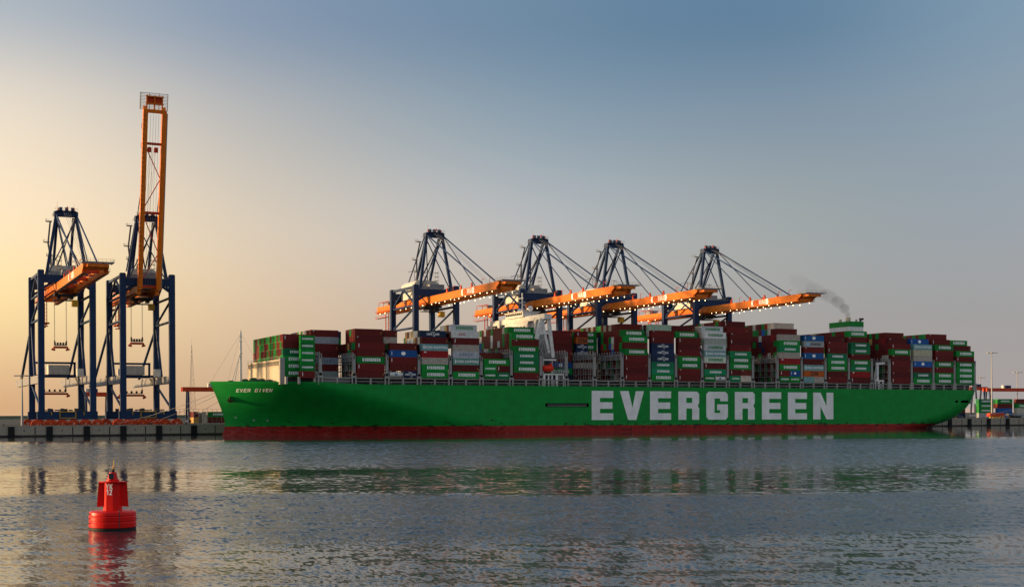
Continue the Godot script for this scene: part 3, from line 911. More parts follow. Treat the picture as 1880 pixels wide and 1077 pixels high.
func container(code: String, at: Vector3, length: float, label: String, printed: bool) -> void:
	var t := T_SHIP * Transform3D(Basis(), at)
	individuals += 1
	var o: MeshInstance3D
	if code == "Q":
		o = put(tank_mesh()[0], "tank_container", M["W"], self, t)
		put(tank_mesh()[1], "frame", M["ship_grey"], o)
		var p := Shape.new()
		p.box(Vector3(-0.2, 1.4, 1.14), Vector3(1.1, 0.6, 0.03))
		put(p.mesh(), "marking", M["B"], o)
		tag(o, label, "tank container", "containers on the ship")
		return
	var tone := code + str((individuals * 7 + int(at.x)) % 3)
	o = put(box_mesh(length, true), "shipping_container", M[tone] if M.has(tone) else M[code], self, t)
	tag(o, label, "container", "containers on the ship")
	if not printed: return
	var half := length < 8.0
	match code:
		"G": add_mark(o, lettering("EVERGREEN", 4.6 if half else 7.9, 0.72 if half else 1.3), "lettering", "white_print", 0.0 if half else 0.3, 1.5)
		"g", "F": add_mark(o, lettering("EVERGREEN", 4.0 if half else 6.5, 0.6 if half else 1.0), "lettering", "white_print", 0.2, 1.5)
		"W": add_mark(o, lettering("EVERGREEN", 8.0, 1.3), "lettering", "green_print", 0.2, 1.5)
		"T":
			if half: add_mark(o, text("CS", 0.4), "lettering", "white_print", -2.4, 1.5)
			else:
				add_mark(o, text("CHINA SHIPPING", 1.0), "lettering", "white_print", 0.2, 1.45)
				add_mark(o, marking(0.25, 1.9), "marking", "white_print", -5.0, 1.45)
		"S": add_mark(o, text("C O S C O", 1.0), "lettering", "navy_print", 0.0, 1.45)
		"X": add_mark(o, text("OOCL", 0.95), "lettering", "red_print", -2.0, 1.55)
		"M":
			add_mark(o, text("MAERSK", 1.15), "lettering", "black_print", 1.2, 1.45)
			add_mark(o, marking(1.5, 1.5), "emblem", "sky_print", -3.6, 1.45)
		"O": add_mark(o, text("ZIM", 1.9), "lettering", "black_print", 0.2, 1.45)
		"N":
			add_mark(o, text("CMA CGM", 0.75 if half else 0.9), "lettering", "white_print", 0.0, 1.4)
			add_mark(o, marking(1.6, 0.22), "emblem", "white_print", 0.0, 2.2)
			add_mark(o, marking(0.9, 0.18), "emblem", "white_print", 0.6, 0.55)
		"B":
			var s := Shape.new()
			var ring := PackedVector2Array()
			for k in 20: ring.append(Vector2(cos(TAU * k / 20.0) * (0.7 if half else 1.0), sin(TAU * k / 20.0) * (0.6 if half else 0.78)))
			s.flat(ring, func(v): return Vector3(v.x, v.y, 0))
			add_mark(o, s.mesh(), "emblem", "white_print", 0.0, 1.5)
			add_mark(o, marking(0.22, 1.5), "marking", "white_print", -length * 0.5 + 0.9, 1.5)
		"C": add_mark(o, marking(1.3, 0.25), "marking", "red_print", -length * 0.5 + 1.9, 2.35)
		"D": add_mark(o, marking(0.9, 0.45), "marking", "white_print", -length * 0.5 + 1.6, 2.3)
		"R", "r":
			var k := individuals % 3
			if k == 0: add_mark(o, marking(0.24, 1.5), "marking", "white_print", -length * 0.5 + 0.9, 1.6)
			elif k == 1: add_mark(o, marking(0.45, 0.3), "marking", "white_print", -length * 0.5 + 1.2, 2.4)
			else: add_mark(o, marking(0.2, 0.9), "marking", "Y", length * 0.5 - 0.7, 1.2)

func marking(w: float, h: float) -> ArrayMesh:
	var key := "mark %.2f %.2f" % [w, h]
	if not mesh_cache.has(key):
		var s := Shape.new()
		s.box(Vector3.ZERO, Vector3(w, h, 0.012))
		mesh_cache[key] = s.mesh()
	return mesh_cache[key]

func bay_name(b: int) -> String:       # counted from whichever end of the ship is nearer; the house and the casing are not bays
	var order := [-1, 0, 1, 2, 3, 4, 5, 6, 8, 9, 10, 11, 12, 13, 14, 15, 16, 17, 18, 19, 21, 22, 23, 24]
	var k := order.find(b)
	if k < 12: return "%s bay from the bow" % COUNT[k]
	return "%s bay from the stern" % COUNT[order.size() - 1 - k]

func random_paint() -> String:
	var v := rng.randf()
	for q in [[0.55, "R"], [0.63, "r"], [0.645, "D"], [0.80, "G"], [0.85, "F"], [0.92, "C"], [0.94, "W"], [0.958, "B"], [0.975, "N"], [0.988, "Y"]]:
		if v < q[0]: return q[1]
	return "K"

func row_z(r: float) -> float:
	return SIDE_Z - 1.23 - ROW * r

func cargo() -> void:
	rng.seed = 4242
	var height := {}          # bay -> tiers on each of 24 rows
	for b in bays:
		var h := []
		var n: int = bays[b][0].size()
		for r in 24:
			if r >= 1 and r <= bays[b][1].size(): n += bays[b][1][r - 1].length()
			h.append(n)
		height[b] = h
	for r in 24:
		if r > 5: height[1][r] = 5
		if r > 7: height[3][r] = 5
		if r > 5: height[4][r] = 7
		if r in [3, 4, 9, 10, 15]: height[5][r] = 4
	height[8] = []; height[9] = []; height[15] = []; height[0] = []
	for r in 24:
		height[8].append(0 if r < 8 else 8)
		height[9].append(0 if r < 8 else 8)
		height[15].append(0 if r < 10 else 8)
		height[0].append(0 if r < 7 else 7 if r < 19 else 5)
	var zero := []
	zero.resize(24); zero.fill(0)
	height[7] = zero; height[20] = zero
	var front := []
	for r in 24: front.append(6 if r >= 2 and r <= 20 else 0)
	height[-1] = front
	var ends := []            # candidates that show only their end: [order, code, position, length, label]
	var deep := {0: {7: "KRSRRKR"}, 8: {8: "NGBrRRRR"}, 9: {9: "RRCRRGGG"}}
	for b in [-1, 0, 1, 2, 3, 4, 5, 6, 8, 9, 10, 11, 12, 13, 14, 15, 16, 17, 18, 19, 21, 22, 23, 24]:
		var x0: float = 153.0 if b == -1 else POSTS[b] + 1.14
		if b == -1: x0 = 152.7
		for r in 24:
			for t in height[b][r]:
				var at := Vector3(x0 + 6.096, BASE_Y + t * TIER, row_z(r))
				var where := "%s tier, %s" % [ORD[t], bay_name(b)]
				var code := ""
				if b == -1 and r == 2: code = "GGGFRR"[t]
				elif deep.has(b) and deep[b].has(r): code = deep[b][r][t]
				elif bays.has(b):
					if r == 0: code = bays[b][0][t]
					elif r <= bays[b][1].size() and t >= height[b][r - 1]: code = bays[b][1][r - 1][t - height[b][r - 1]]
				if b == 9 and r == 8:
					if t >= 4:
						code = "NNOR"[t - 4]
						container(code, at - Vector3(3.05, 0, 0), 6.06, "half-length %s container, %s, behind empty frames" % [LOOK[code], where], true)
					continue
				if code.length() == 2:
					for e in 2:
						var dx := -3.06 if e == 0 else 3.06
						container(code[e], at + Vector3(dx, 0, 0), 6.06, "half-length %s container, %s, %s end" % [LOOK[code[e]], where, "bow" if e == 0 else "stern"], true)
					continue
				if code:
					var place := "outer row" if r == 0 else "one row in" if r == 1 else "two rows in" if r == 2 and b >= 0 else "near side" if b == -1 else "deep inboard"
					container(code, at, 12.19, "%s container, %s, %s" % [LOOK[code], where, place], true)
					continue
				# boxes behind: keep those that show an end to the bow or lie on top
				var before: int = b - 1
				var h_before: int = 0 if not height.has(before) else height[before][maxi(r - 1, 0)]
				var shows: bool = h_before <= t and (b != -1 or t >= 2)
				var on_top: bool = t == height[b][r] - 1
				var beside: bool = r > 0 and height[b][r - 1] <= t
				if not (shows or on_top or beside): continue
				code = random_paint()
				if b == 3 and t >= 5: code = "WYCRYWC"[(r + t * 3) % 7]
				if b == 4 and t == 7: code = "WCRYWC"[r % 6]
				if b == -1: code = "GRGRRGGR"[rng.randi() % 8]
				if b == 13 and r < 5: code = "C"
				var rank := 1000.0 - (20.0 if b == -1 else 0.0) + r - (15.0 if shows else 0.0) + (40.0 if not shows else 0.0)
				if b in [6, 10, 16]: rank -= 6.0
				ends.append([rank, code, at, "%s container end, %s, %s row in" % [LOOK[code], where, COUNT[r]], b, r, t])
	# bay 2: a short stack of half-length boxes; bow: half-length stack at the ship's side
	for t in 7:
		var c: String = "RRRKRCR"[t]
		if t >= 5: container(c, Vector3(POSTS[2] + 1.14 + 3.05, BASE_Y + t * TIER, row_z(3)), 6.06, "half-length %s container, %s tier of a lone stack behind the crane leg" % [LOOK[c], ORD[t]], true)
	for t in 6:
		var c: String = "RGGGGG"[t]
		container(c, Vector3(161.7, BASE_Y + t * TIER - 0.6, row_z(0.1)), 6.06, "half-length %s container, %s up in the narrow stack nearest the bow" % [LOOK[c], ORD[t]], true)
	for t in [4, 5, 6]:
		var c: String = "RGN"[t - 4]
		container(c, Vector3(POSTS[0] + 1.14 + 7.3, BASE_Y + t * TIER - 0.3, row_z(8) + 0.0), 13.7, "long %s container, %s tier, jutting out behind the second bay" % [LOOK[c], ORD[t]], true)
	ends.sort_custom(func(a, b): return a[0] < b[0])
	var seen := {}
	for e in ends:
		if e[4] == 0 and e[5] == 8 and e[6] >= 4: continue
		if individuals < 300 and not seen.has(e[3]):
			seen[e[3]] = true
			container(e[1], e[2], 12.19, e[3], false)
		else:
			stuff.append([e[1], e[2]])
	# what is left over beyond the three hundred: one mass of boxes
	var mm := MultiMesh.new()
	mm.transform_format = MultiMesh.TRANSFORM_3D
	mm.use_colors = true
	mm.mesh = box_mesh(12.19, false)
	mm.instance_count = stuff.size()
	for k in stuff.size():
		mm.set_instance_transform(k, T_SHIP * Transform3D(Basis(), stuff[k][1]))
		mm.set_instance_color(k, (M[stuff[k][0]] as StandardMaterial3D).albedo_color.srgb_to_linear() * rng.randf_range(0.8, 1.2))
	var paint := mat("mass_paint", Color.WHITE, 0.55, 0.0, noise_tex(3, 0.008, 0.84, 1.0), 0.11)
	paint.vertex_color_use_as_albedo = true
	var mi := MultiMeshInstance3D.new()
	mi.name = numbered("stacked_containers")
	mi.multimesh = mm
	mi.material_override = paint
	add_child(mi, true)
	tag(mi, "mixed containers packed deep inside the ship's stacks, behind the outer rows", "containers", "", "stuff")
	print("containers ", individuals, " rest ", stuff.size())

# ---------------------------------------------------------------- quay cranes
func rail_run(s: Shape, a: Vector3, b: Vector3, gap: float) -> void:      # handrail: two rails and posts
	for h in [0.55, 1.1]: s.bar(a + Vector3(0, h, 0), b + Vector3(0, h, 0), 0.06, 0.06)
	var n := maxi(1, int(a.distance_to(b) / gap))
	for k in n + 1:
		var p := a.lerp(b, float(k) / n)
		s.bar(p, p + Vector3(0, 1.1, 0), 0.06, 0.06)

func spreader(at: Transform3D, label: String, rope_to: float, wide: float) -> void:
	var o := thing("spreader", at)
	tag(o, label, "spreader", "container spreaders")
	var s := Shape.new()
	s.box(Vector3(0, 0.8, 0), Vector3(wide * 0.94, 0.9, 1.4))
	for x in [-1.0, 1.0]:
		s.box(Vector3(x * wide * 0.47, 0.45, 0), Vector3(0.4, 0.9, 2.3))
		s.bar(Vector3(x * wide * 0.47, 0.2, 0), Vector3(x * wide * 0.5, -0.6, 0), 0.35, 1.6)
	put(s.mesh(), "frame", M["crane_red"], o)
	var h := Shape.new()
	h.box(Vector3(0, 1.7, 0), Vector3(wide * 0.8, 0.3, 1.8))
	for k in 5: h.box(Vector3((k - 2) * wide * 0.19, 2.3, 0), Vector3(0.7, 1.1, 1.3))
	for x in [-1.0, 1.0]: h.box(Vector3(x * wide * 0.4, 2.6, 0), Vector3(0.4, 2.0, 1.8))
	put(h.mesh(), "head_block", M["steel_dark"], o)
	var r := Shape.new()
	for x in [-0.4, 0.4]:
		for z in [-0.7, 0.7]: r.tube(Vector3(x * wide, 3.0, z), Vector3(x * wide, rope_to, z), 0.06, 0.06, 4, false)
	put(r.mesh(), "hoist_rope", M["rope_grey"], o)

func crane(xc: float, g: float, raised: bool, lit: bool, label: String) -> void:
	var o := thing("gantry_crane", Transform3D(Basis(), Vector3(xc, QY, RAIL_Z)))
	tag(o, label, "crane", "ship-to-shore gantry cranes on the quay")
	var lx := 10.45
	var blue: Material = M["crane_blue"]
	# legs
	for x in [-lx, lx]:
		for z in [0.0, -g]:
			var s := Shape.new()
			s.box(Vector3(x, 34.3, z), Vector3(2.5, 61.6, 2.2))
			for y in [24.0, 43.0, 57.0]: s.box(Vector3(x, y, z), Vector3(2.62, 0.25, 2.32))
			s.box(Vector3(x, 65.2, z), Vector3(2.0, 0.3, 1.8))
			put(s.mesh(), "leg", blue, o)
	# sill beams on the rails, bogies
	for z in [0.0, -g]:
		var s := Shape.new()
		s.box(Vector3(0, 4.2, z), Vector3(24.5, 3.4, 1.9))
		put(s.mesh(), "sill_beam", blue, o)
		var y := Shape.new()
		for q in [[-3.2, 0.0], [3.2, 0.0]]: y.box(Vector3(q[0], 4.4, z + 1.1), Vector3(0.3, 2.6, 0.3))
		for q in [3.1, 5.7]: y.box(Vector3(0, q, z + 1.1), Vector3(6.7, 0.3, 0.3))
		y.box(Vector3(-6.6, 5.0, z + 1.05), Vector3(0.3, 1.4, 0.3)); y.box(Vector3(6.6, 5.0, z + 1.05), Vector3(0.3, 1.4, 0.3))
		put(y.mesh(), "guard_frame", M["crane_yellow"], o)
		for k in 6:
			var d := Shape.new()
			d.box(Vector3(-7.2 + k * 2.7 + 0.4 * sin(k * 2.3), 6.4, z), Vector3(1.5 + 0.5 * sin(k * 1.7), 1.0 + 0.5 * cos(k * 3.1), 1.3))
			put(d.mesh(), "drive_motor", M["steel_dark"], o)
		for x in [-12.3, -7.2, -2.4, 2.4, 7.2, 12.3]:
			var b := Shape.new()
			b.plate(PackedVector2Array([Vector2(-2.4, 1.0), Vector2(2.4, 1.0), Vector2(2.1, 1.6), Vector2(0.8, 2.6), Vector2(-0.8, 2.6), Vector2(-2.1, 1.6)]), Transform3D(Basis(), Vector3(x, 0, z - 0.5)), 1.4)
			for e in [-1.45, 1.45]:
				b.plate(PackedVector2Array([Vector2(-1.2, 0.35), Vector2(1.2, 0.35), Vector2(0.5, 1.3), Vector2(-0.5, 1.3)]), Transform3D(Basis(), Vector3(x + e, 0, z - 0.6)), 1.2)
			var bg := put(b.mesh(), "bogie", M["crane_red"], o)
			for e in [-2.2, -0.75, 0.75, 2.2]:
				var w := Shape.new()
				w.tube(Vector3(x + e, 0.42, z - 0.35), Vector3(x + e, 0.42, z + 0.75), 0.42, 0.42, 12)
				put(w.mesh(), "wheel", M["crane_red"], bg)
	# portal beams across, top ties and braces of the side frames
	for z in [0.0, -g]:
		var s := Shape.new()
		s.box(Vector3(0, 61.7, z), Vector3(18.4, 3.4, 1.9))
		for x in [-1.0, 1.0]: s.bar(Vector3(x * 9.2, 58.0, z), Vector3(x * 6.0, 60.2, z), 0.8, 1.0)
		put(s.mesh(), "portal_beam", blue, o)
	for x in [-lx, lx]:
		var s := Shape.new()
		s.bar(Vector3(x, 64.4, -1.0), Vector3(x, 64.4, -g + 1.0), 1.0, 1.1)
		s.tube(Vector3(x, 55.5, -1.0), Vector3(x, 55.5, -g + 1.0), 0.55, 0.55, 10)
		s.tube(Vector3(x, 45.0, -1.0), Vector3(x, 45.0, -g + 1.0), 0.55, 0.55, 10)
		s.tube(Vector3(x, 64.0, -g * 0.5), Vector3(x, 56.2, -1.0), 0.5, 0.5, 10)
		s.tube(Vector3(x, 64.0, -g * 0.5), Vector3(x, 56.2, -g + 1.0), 0.5, 0.5, 10)
		s.tube(Vector3(x, 54.6, -1.0), Vector3(x, 45.6, -g + 1.0), 0.5, 0.5, 10)
		s.tube(Vector3(x, 44.0, -g - 0.8), Vector3(x, 21.5, -g - 44.0), 0.6, 0.6, 10)
		s.tube(Vector3(x, 44.0, -g + 0.8), Vector3(x, 21.5, -g + 12.0), 0.6, 0.6, 10)
		s.tube(Vector3(x, 18.0, -g - 1.0), Vector3(x, 6.5, -0.8), 0.5, 0.5, 10)
		put(s.mesh(), "side_brace", blue, o)
		var r := Shape.new()
		r.plate(PackedVector2Array([Vector2(-1.2, 17.9), Vector2(-g - 60.0, 17.9), Vector2(-g - 63.0, 18.8), Vector2(-g - 63.0, 20.2), Vector2(-g - 60.0, 21.3), Vector2(-1.2, 21.3)]), Transform3D(Basis(Vector3(0, 0, 1), Vector3(0, 1, 0), Vector3(-1, 0, 0)), Vector3(x + 0.8, 0, 0)), 1.6)
		put(r.mesh(), "platform_girder", M["crane_grey"], o)
		var c := Shape.new()
		c.box(Vector3(x + (2.4 if x < 0 else -2.4), 23.0, -g * 0.6), Vector3(2.6, 3.4, 3.0))
		put(c.mesh(), "control_cabin", M["crane_cream"], o)
	# second trolley on the platform girders, behind the landside legs
	var st := Shape.new()
	for z in [-g - 14.0, -g - 5.0]:
		st.box(Vector3(0, 22.0, z), Vector3(20.0, 1.1, 1.0))
	for x in [-9.0, 9.0]: st.box(Vector3(x, 25.0, -g - 9.5), Vector3(0.9, 6.0, 0.9))
	st.box(Vector3(0, 28.0, -g - 9.5), Vector3(19.0, 0.9, 0.9))
	put(st.mesh(), "rear_trolley", blue, o)
	var sh := Shape.new()
	sh.box(Vector3(1.8, 24.9, -g - 9.5), Vector3(9.0, 4.2, 6.5))
	for k in 8: sh.box(Vector3(-2.1 + k * 1.12, 24.9, -g - 6.22), Vector3(0.5, 3.6, 0.06))
	put(sh.mesh(), "trolley_house", M["crane_cream"], o)
	# apex frame
	var ap := Shape.new()
	for x in [-1.0, 1.0]:
		ap.bar(Vector3(x * 4.0, 88.6, -1.5), Vector3(x * 8.2, 63.2, -0.3), 1.2, 1.2)
		ap.bar(Vector3(x * 3.3, 88.0, -4.0), Vector3(x * 3.6, 62.0, -20.5), 1.05, 1.05)
		ap.bar(Vector3(x * 3.5, 87.5, -3.2), Vector3(-x * 3.6, 63.0, -19.0), 0.45, 0.45)
		ap.bar(Vector3(x * 3.9, 87.0, -1.8), Vector3(-x * 7.6, 63.5, -0.6), 0.42, 0.42)
	put(ap.mesh(), "apex_leg", blue, o)
	var ah := Shape.new()
	ah.box(Vector3(0, 89.4, -2.2), Vector3(9.6, 2.0, 3.6))
	ah.box(Vector3(0, 90.5, -2.2), Vector3(8.0, 0.3, 5.2))
	for k in 3: ah.tube(Vector3(-2.6 + k * 2.4, 91.5, -2.6), Vector3(-1.4 + k * 2.4, 91.5, -2.6), 0.95, 0.95, 12)
	put(ah.mesh(), "apex_head", blue, o)
	var ar := Shape.new()
	rail_run(ar, Vector3(-4.6, 90.6, 0.5), Vector3(4.6, 90.6, 0.5), 1.2)
	rail_run(ar, Vector3(-5.2, 88.4, -4.8), Vector3(-5.2, 88.4, 0.4), 1.2)
	for q in [[-6.4, 86.5, -6.0], [-7.0, 78.0, -9.0], [-5.6, 72.5, -11.0]]:
		ar.box(Vector3(q[0], q[1], q[2]), Vector3(2.4, 0.12, 3.0))
		rail_run(ar, Vector3(q[0] - 1.2, q[1], q[2] - 1.5), Vector3(q[0] + 1.2, q[1], q[2] - 1.5), 1.0)
		rail_run(ar, Vector3(q[0] - 1.2, q[1], q[2] - 1.5), Vector3(q[0] - 1.2, q[1], q[2] + 1.5), 1.0)
	ar.bar(Vector3(-6.0, 86.5, -5.0), Vector3(-6.4, 78.0, -9.0), 0.7, 0.15)
	ar.bar(Vector3(-6.6, 78.0, -8.0), Vector3(-5.4, 72.5, -11.0), 0.7, 0.15)
	ar.bar(Vector3(-5.4, 72.5, -10.0), Vector3(-4.6, 66.0, -14.0), 0.7, 0.15)
	put(ar.mesh(), "access_stair", M["crane_grey"], o)
	var am := Shape.new()
	for q in [[-3.0, 91.0, -2.0], [3.2, 91.0, -1.0], [0.4, 91.5, 0.0]]: am.box(Vector3(q[0], q[1] + 0.4, q[2]), Vector3(0.45, 1.0, 0.45))
	am.tube(Vector3(-3.6, 90.5, -1.0), Vector3(-3.6, 94.5, -1.0), 0.06, 0.04, 4)
	am.tube(Vector3(3.4, 90.5, -3.0), Vector3(3.4, 94.0, -3.0), 0.06, 0.04, 4)
	put(am.mesh(), "beacon_post", M["crane_red"], o)
	# trolley girder over the gauge and the back reach
	var gr := Shape.new()
	for x in [-3.9, 3.9]:
		gr.span(Vector3(x - 0.8, 56.4, 1.5), Vector3(x + 0.8, 59.6, -69.0))
		gr.span(Vector3(x - 1.0, 56.1, 1.5), Vector3(x + 1.0, 56.4, -70.0))
	for z in [-68.5, -50.0, -20.0]: gr.box(Vector3(0, 58.2, z), Vector3(6.4, 1.6, 1.2))
	put(gr.mesh(), "trolley_girder", M["crane_orange"], o)
	var gw := Shape.new()
	gw.box(Vector3(-5.4, 56.6, -33.0), Vector3(1.2, 0.1, 72.0))
	rail_run(gw, Vector3(-6.0, 56.6, -69.0), Vector3(-6.0, 56.6, 1.0), 2.5)
	for z in [-58.0, -50.0]:
		gw.bar(Vector3(-4.0, 56.0, z), Vector3(-4.0, 46.5, z), 0.35, 0.35)
		gw.bar(Vector3(-2.4, 56.0, z), Vector3(-2.4, 46.5, z), 0.35, 0.35)
		for k in 6: gw.bar(Vector3(-4.0, 47.0 + k * 1.6, z), Vector3(-2.4, 48.4 + k * 1.6, z), 0.12, 0.12)
		gw.box(Vector3(-3.2, 46.2, z), Vector3(3.6, 0.6, 3.4))
		gw.box(Vector3(-3.2, 44.8, z + 1.2), Vector3(2.4, 0.5, 0.6))
	for z in [-66.0, -60.0]: gw.box(Vector3(0, 62.0, z), Vector3(8.0, 0.25, 0.25))
	for x in [-4.0, 4.0]:
		gw.bar(Vector3(x, 62.0, -68.0), Vector3(x, 62.0, -54.0), 0.22, 0.22)
		for z in [-68.0, -61.0, -54.0]: gw.bar(Vector3(x, 59.6, z), Vector3(x, 62.0, z), 0.22, 0.22)
	gw.box(Vector3(-5.0, 53.6, -60.0), Vector3(2.0, 0.12, 16.0))
	rail_run(gw, Vector3(-6.0, 53.6, -68.0), Vector3(-6.0, 53.6, -52.0), 1.6)
	put(gw.mesh(), "maintenance_gantry", M["crane_red"], o)
	var eb := Shape.new()
	eb.box(Vector3(0.5, 61.0, -62.5), Vector3(4.6, 2.2, 6.0))
	put(eb.mesh(), "rope_tensioner_box", M["crane_grey"], o)
	# machinery house
	var mh := Shape.new()
	mh.plate(PackedVector2Array([Vector2(-6.4, 59.9), Vector2(6.4, 59.9), Vector2(6.4, 67.3), Vector2(4.6, 68.6), Vector2(-4.6, 68.6), Vector2(-6.4, 67.3)]), Transform3D(Basis(), Vector3(0, 0, -29.0)), 17.5)
	put(mh.mesh(), "machinery_house", M["crane_cream"], o)
	var md := Shape.new()
	for k in 3: md.box(Vector3(-6.43, 65.0, -26.0 + k * 5.0), Vector3(0.08, 1.6, 2.2))
	put(md.mesh(), "louvre", M["crane_grey"], o)
	var me := Shape.new()
	me.box(Vector3(2.5, 64.8, -7.0), Vector3(7.5, 3.0, 5.0))
	me.box(Vector3(-4.5, 64.4, -6.0), Vector3(4.0, 2.0, 3.6))
	rail_run(me, Vector3(-9.0, 63.4, 1.2), Vector3(9.0, 63.4, 1.2), 1.5)
	rail_run(me, Vector3(-9.4, 63.4, 1.0), Vector3(-9.4, 63.4, -12.0), 1.5)
	me.box(Vector3(0, 63.35, -6.0), Vector3(18.8, 0.15, 14.0))
	for x in [-2.0, 4.0]:
		for k in 4: me.box(Vector3(x, 66.5 + k * 1.9, -9.0), Vector3(1.9, 0.1, 1.9))
		for q in [[-0.9, -0.9], [0.9, -0.9], [-0.9, 0.9], [0.9, 0.9]]: me.bar(Vector3(x + q[0], 63.4, -9.0 + q[1]), Vector3(x + q[0], 73.0, -9.0 + q[1]), 0.1, 0.1)
	put(me.mesh(), "switchgear_deck", M["crane_grey"], o)
	# back stays
	var bs := Shape.new()
	for x in [-1.0, 1.0]:
		bs.tube(Vector3(x * 4.2, 88.8, -3.8), Vector3(x * 4.0, 60.0, -g - 4.0), 0.3, 0.3, 8)
		bs.tube(Vector3(x * 4.0, 74.0, -17.5), Vector3(x * 4.0, 60.0, -17.5), 0.1, 0.1, 6)
	bs.tube(Vector3(-4.0, 74.0, -17.0), Vector3(-4.0, 74.0, -26.0), 0.12, 0.12, 6)
	put(bs.mesh(), "back_stay", blue, o)
	# boom, hinged at the seaside legs
	var hinge := Vector3(0, 58.0, 3.0)
	var tilt := deg_to_rad(-78.5) if raised else deg_to_rad(-0.3)
	var boom_at := Transform3D(Basis(Vector3(1, 0, 0), tilt), hinge)
	var bm := Shape.new()
	for x in [-3.9, 3.9]:
		bm.span(Vector3(x - 0.75, -1.5, 0.4), Vector3(x + 0.75, 1.6, 74.0))
		bm.plate(PackedVector2Array([Vector2(74.0, -1.5), Vector2(77.5, 0.5), Vector2(77.5, 1.6), Vector2(74.0, 1.6)]), Transform3D(Basis(Vector3(0, 0, 1), Vector3(0, 1, 0), Vector3(-1, 0, 0)), Vector3(x + 0.75, 0, 0)), 1.5)
		bm.span(Vector3(x - 0.95, -1.8, 0.4), Vector3(x + 0.95, -1.5, 76.0))
	bm.box(Vector3(0, 0.4, 75.5), Vector3(6.4, 2.0, 1.6))
	for x in [-3.2, 0.0, 3.2]: bm.box(Vector3(x, 0.6, 79.0), Vector3(0.5, 0.9, 6.0))
	bm.box(Vector3(0, 0.5, 81.6), Vector3(7.4, 1.1, 0.5))
	bm.box(Vector3(0, 0.5, 78.6), Vector3(7.4, 0.9, 0.5))
	put(bm.mesh(), "boom", M["crane_orange"], o, boom_at)
	var boom: Node3D = o.get_node("boom")
	var bt := Shape.new()
	for z in [1.5, 33.0, 62.0]: bt.box(Vector3(0, 0.3, z), Vector3(6.4, 1.3, 1.1))
	for q in [[4.0, 15.0, -1.0], [17.0, 31.5, 1.0], [35.0, 47.0, -1.0], [48.0, 60.5, 1.0]]: bt.bar(Vector3(q[2] * 3.1, 0.4, q[0]), Vector3(-q[2] * 3.1, 0.4, q[1]), 0.35, 0.35)
	for x in [-1.6, 1.2]: bt.box(Vector3(x, 0.4, 59.5), Vector3(1.6, 1.0, 2.2))
	for z in [20.0, 36.0, 48.0]:
		for x in [-3.9, 3.9]: bt.plate(PackedVector2Array([Vector2(z - 0.9, 1.6), Vector2(z + 0.9, 1.6), Vector2(z + 0.2, 3.6), Vector2(z - 0.4, 3.6)]), Transform3D(Basis(Vector3(0, 0, 1), Vector3(0, 1, 0), Vector3(-1, 0, 0)), Vector3(x + 0.25, 0, 0)), 0.5)
	put(bt.mesh(), "boom_bracing", M["crane_red"], boom)
	var bp := Shape.new()
	for k in 12: bp.box(Vector3(0, 1.7, 76.2 + k * 0.6), Vector3(11.4, 0.14, 0.16))
	for x in [-5.6, -2.0, 2.0, 5.6]: bp.box(Vector3(x, 1.6, 79.5), Vector3(0.25, 0.35, 7.0))
	rail_run(bp, Vector3(-5.7, 1.7, 76.0), Vector3(-5.7, 1.7, 83.0), 1.4)
	rail_run(bp, Vector3(-5.7, 1.7, 83.0), Vector3(5.7, 1.7, 83.0), 1.4)
	rail_run(bp, Vector3(5.7, 1.7, 76.0), Vector3(5.7, 1.7, 83.0), 1.4)
	bp.box(Vector3(4.95, -0.9, 38.0), Vector3(0.9, 0.1, 74.0))
	rail_run(bp, Vector3(5.4, -0.9, 1.0), Vector3(5.4, -0.9, 75.0), 3.0)
	var ep := Shape.new()
	ep.box(Vector3(0, 1.0, 80.0), Vector3(6.6, 0.3, 3.6))
	put(ep.mesh(), "end_panel", M["crane_red"], boom)
	put(bp.mesh(), "boom_walkway", M["crane_grey"], boom)
	var bq := Shape.new()
	for q in [[-4.4, 60.0], [-4.4, 68.0], [-3.9, 20.0], [-3.9, 27.0]]:
		bq.bar(Vector3(q[0], 1.6, q[1]), Vector3(q[0], 4.0, q[1]), 0.16, 0.16)
		bq.bar(Vector3(q[0], 4.0, q[1]), Vector3(q[0], 4.0, q[1] + 2.4), 0.16, 0.16)
	put(bq.mesh(), "davit", M["crane_red"], boom).set_meta("kind", "stuff")
	var bh := Shape.new()
	for k in 38: bh.box(Vector3(-4.75, -2.05, 1.5 + k * 1.95), Vector3(0.35, 0.5, 0.5))
	put(bh.mesh(), "cable_hangers", M["steel_dark"], boom).set_meta("kind", "stuff")
	# lettering on the bow-ward face of the girder: a white bracket, EURO in dark, MAX in white, a white bracket
	var turn := Basis(Vector3(0, 0, 1), Vector3(0, 1, 0), Vector3(-1, 0, 0))
	if not raised:
		for e in [-1.0, 1.0]:
			var arc := Shape.new()
			var band := PackedVector2Array()
			for k in 9:
				var a := lerpf(-0.62, 0.62, k / 8.0)
				band.append(Vector2(e * (4.3 + 2.8 * cos(a)), 2.35 * sin(a)))
			for k in 9:
				var a := lerpf(0.62, -0.62, k / 8.0)
				band.append(Vector2(e * (2.6 + 2.75 * cos(a)), 2.35 * sin(a)))
			arc.flat(band, func(v): return Vector3(v.x, v.y, 0))
			put(arc.mesh(), "bracket_sign", M["white_print"], boom, Transform3D(turn, Vector3(-4.67, 0.05, 45.0)))
		put(text("EURO", 2.2), "lettering", M["crane_red"], boom, Transform3D(turn * Basis.from_scale(Vector3(0.85, 1, 1)), Vector3(-4.67, 0.05, 42.6)))
		put(text("MAX", 2.2), "lettering", M["white_print"], boom, Transform3D(turn * Basis.from_scale(Vector3(0.95, 1, 1)), Vector3(-4.67, 0.05, 47.2)))
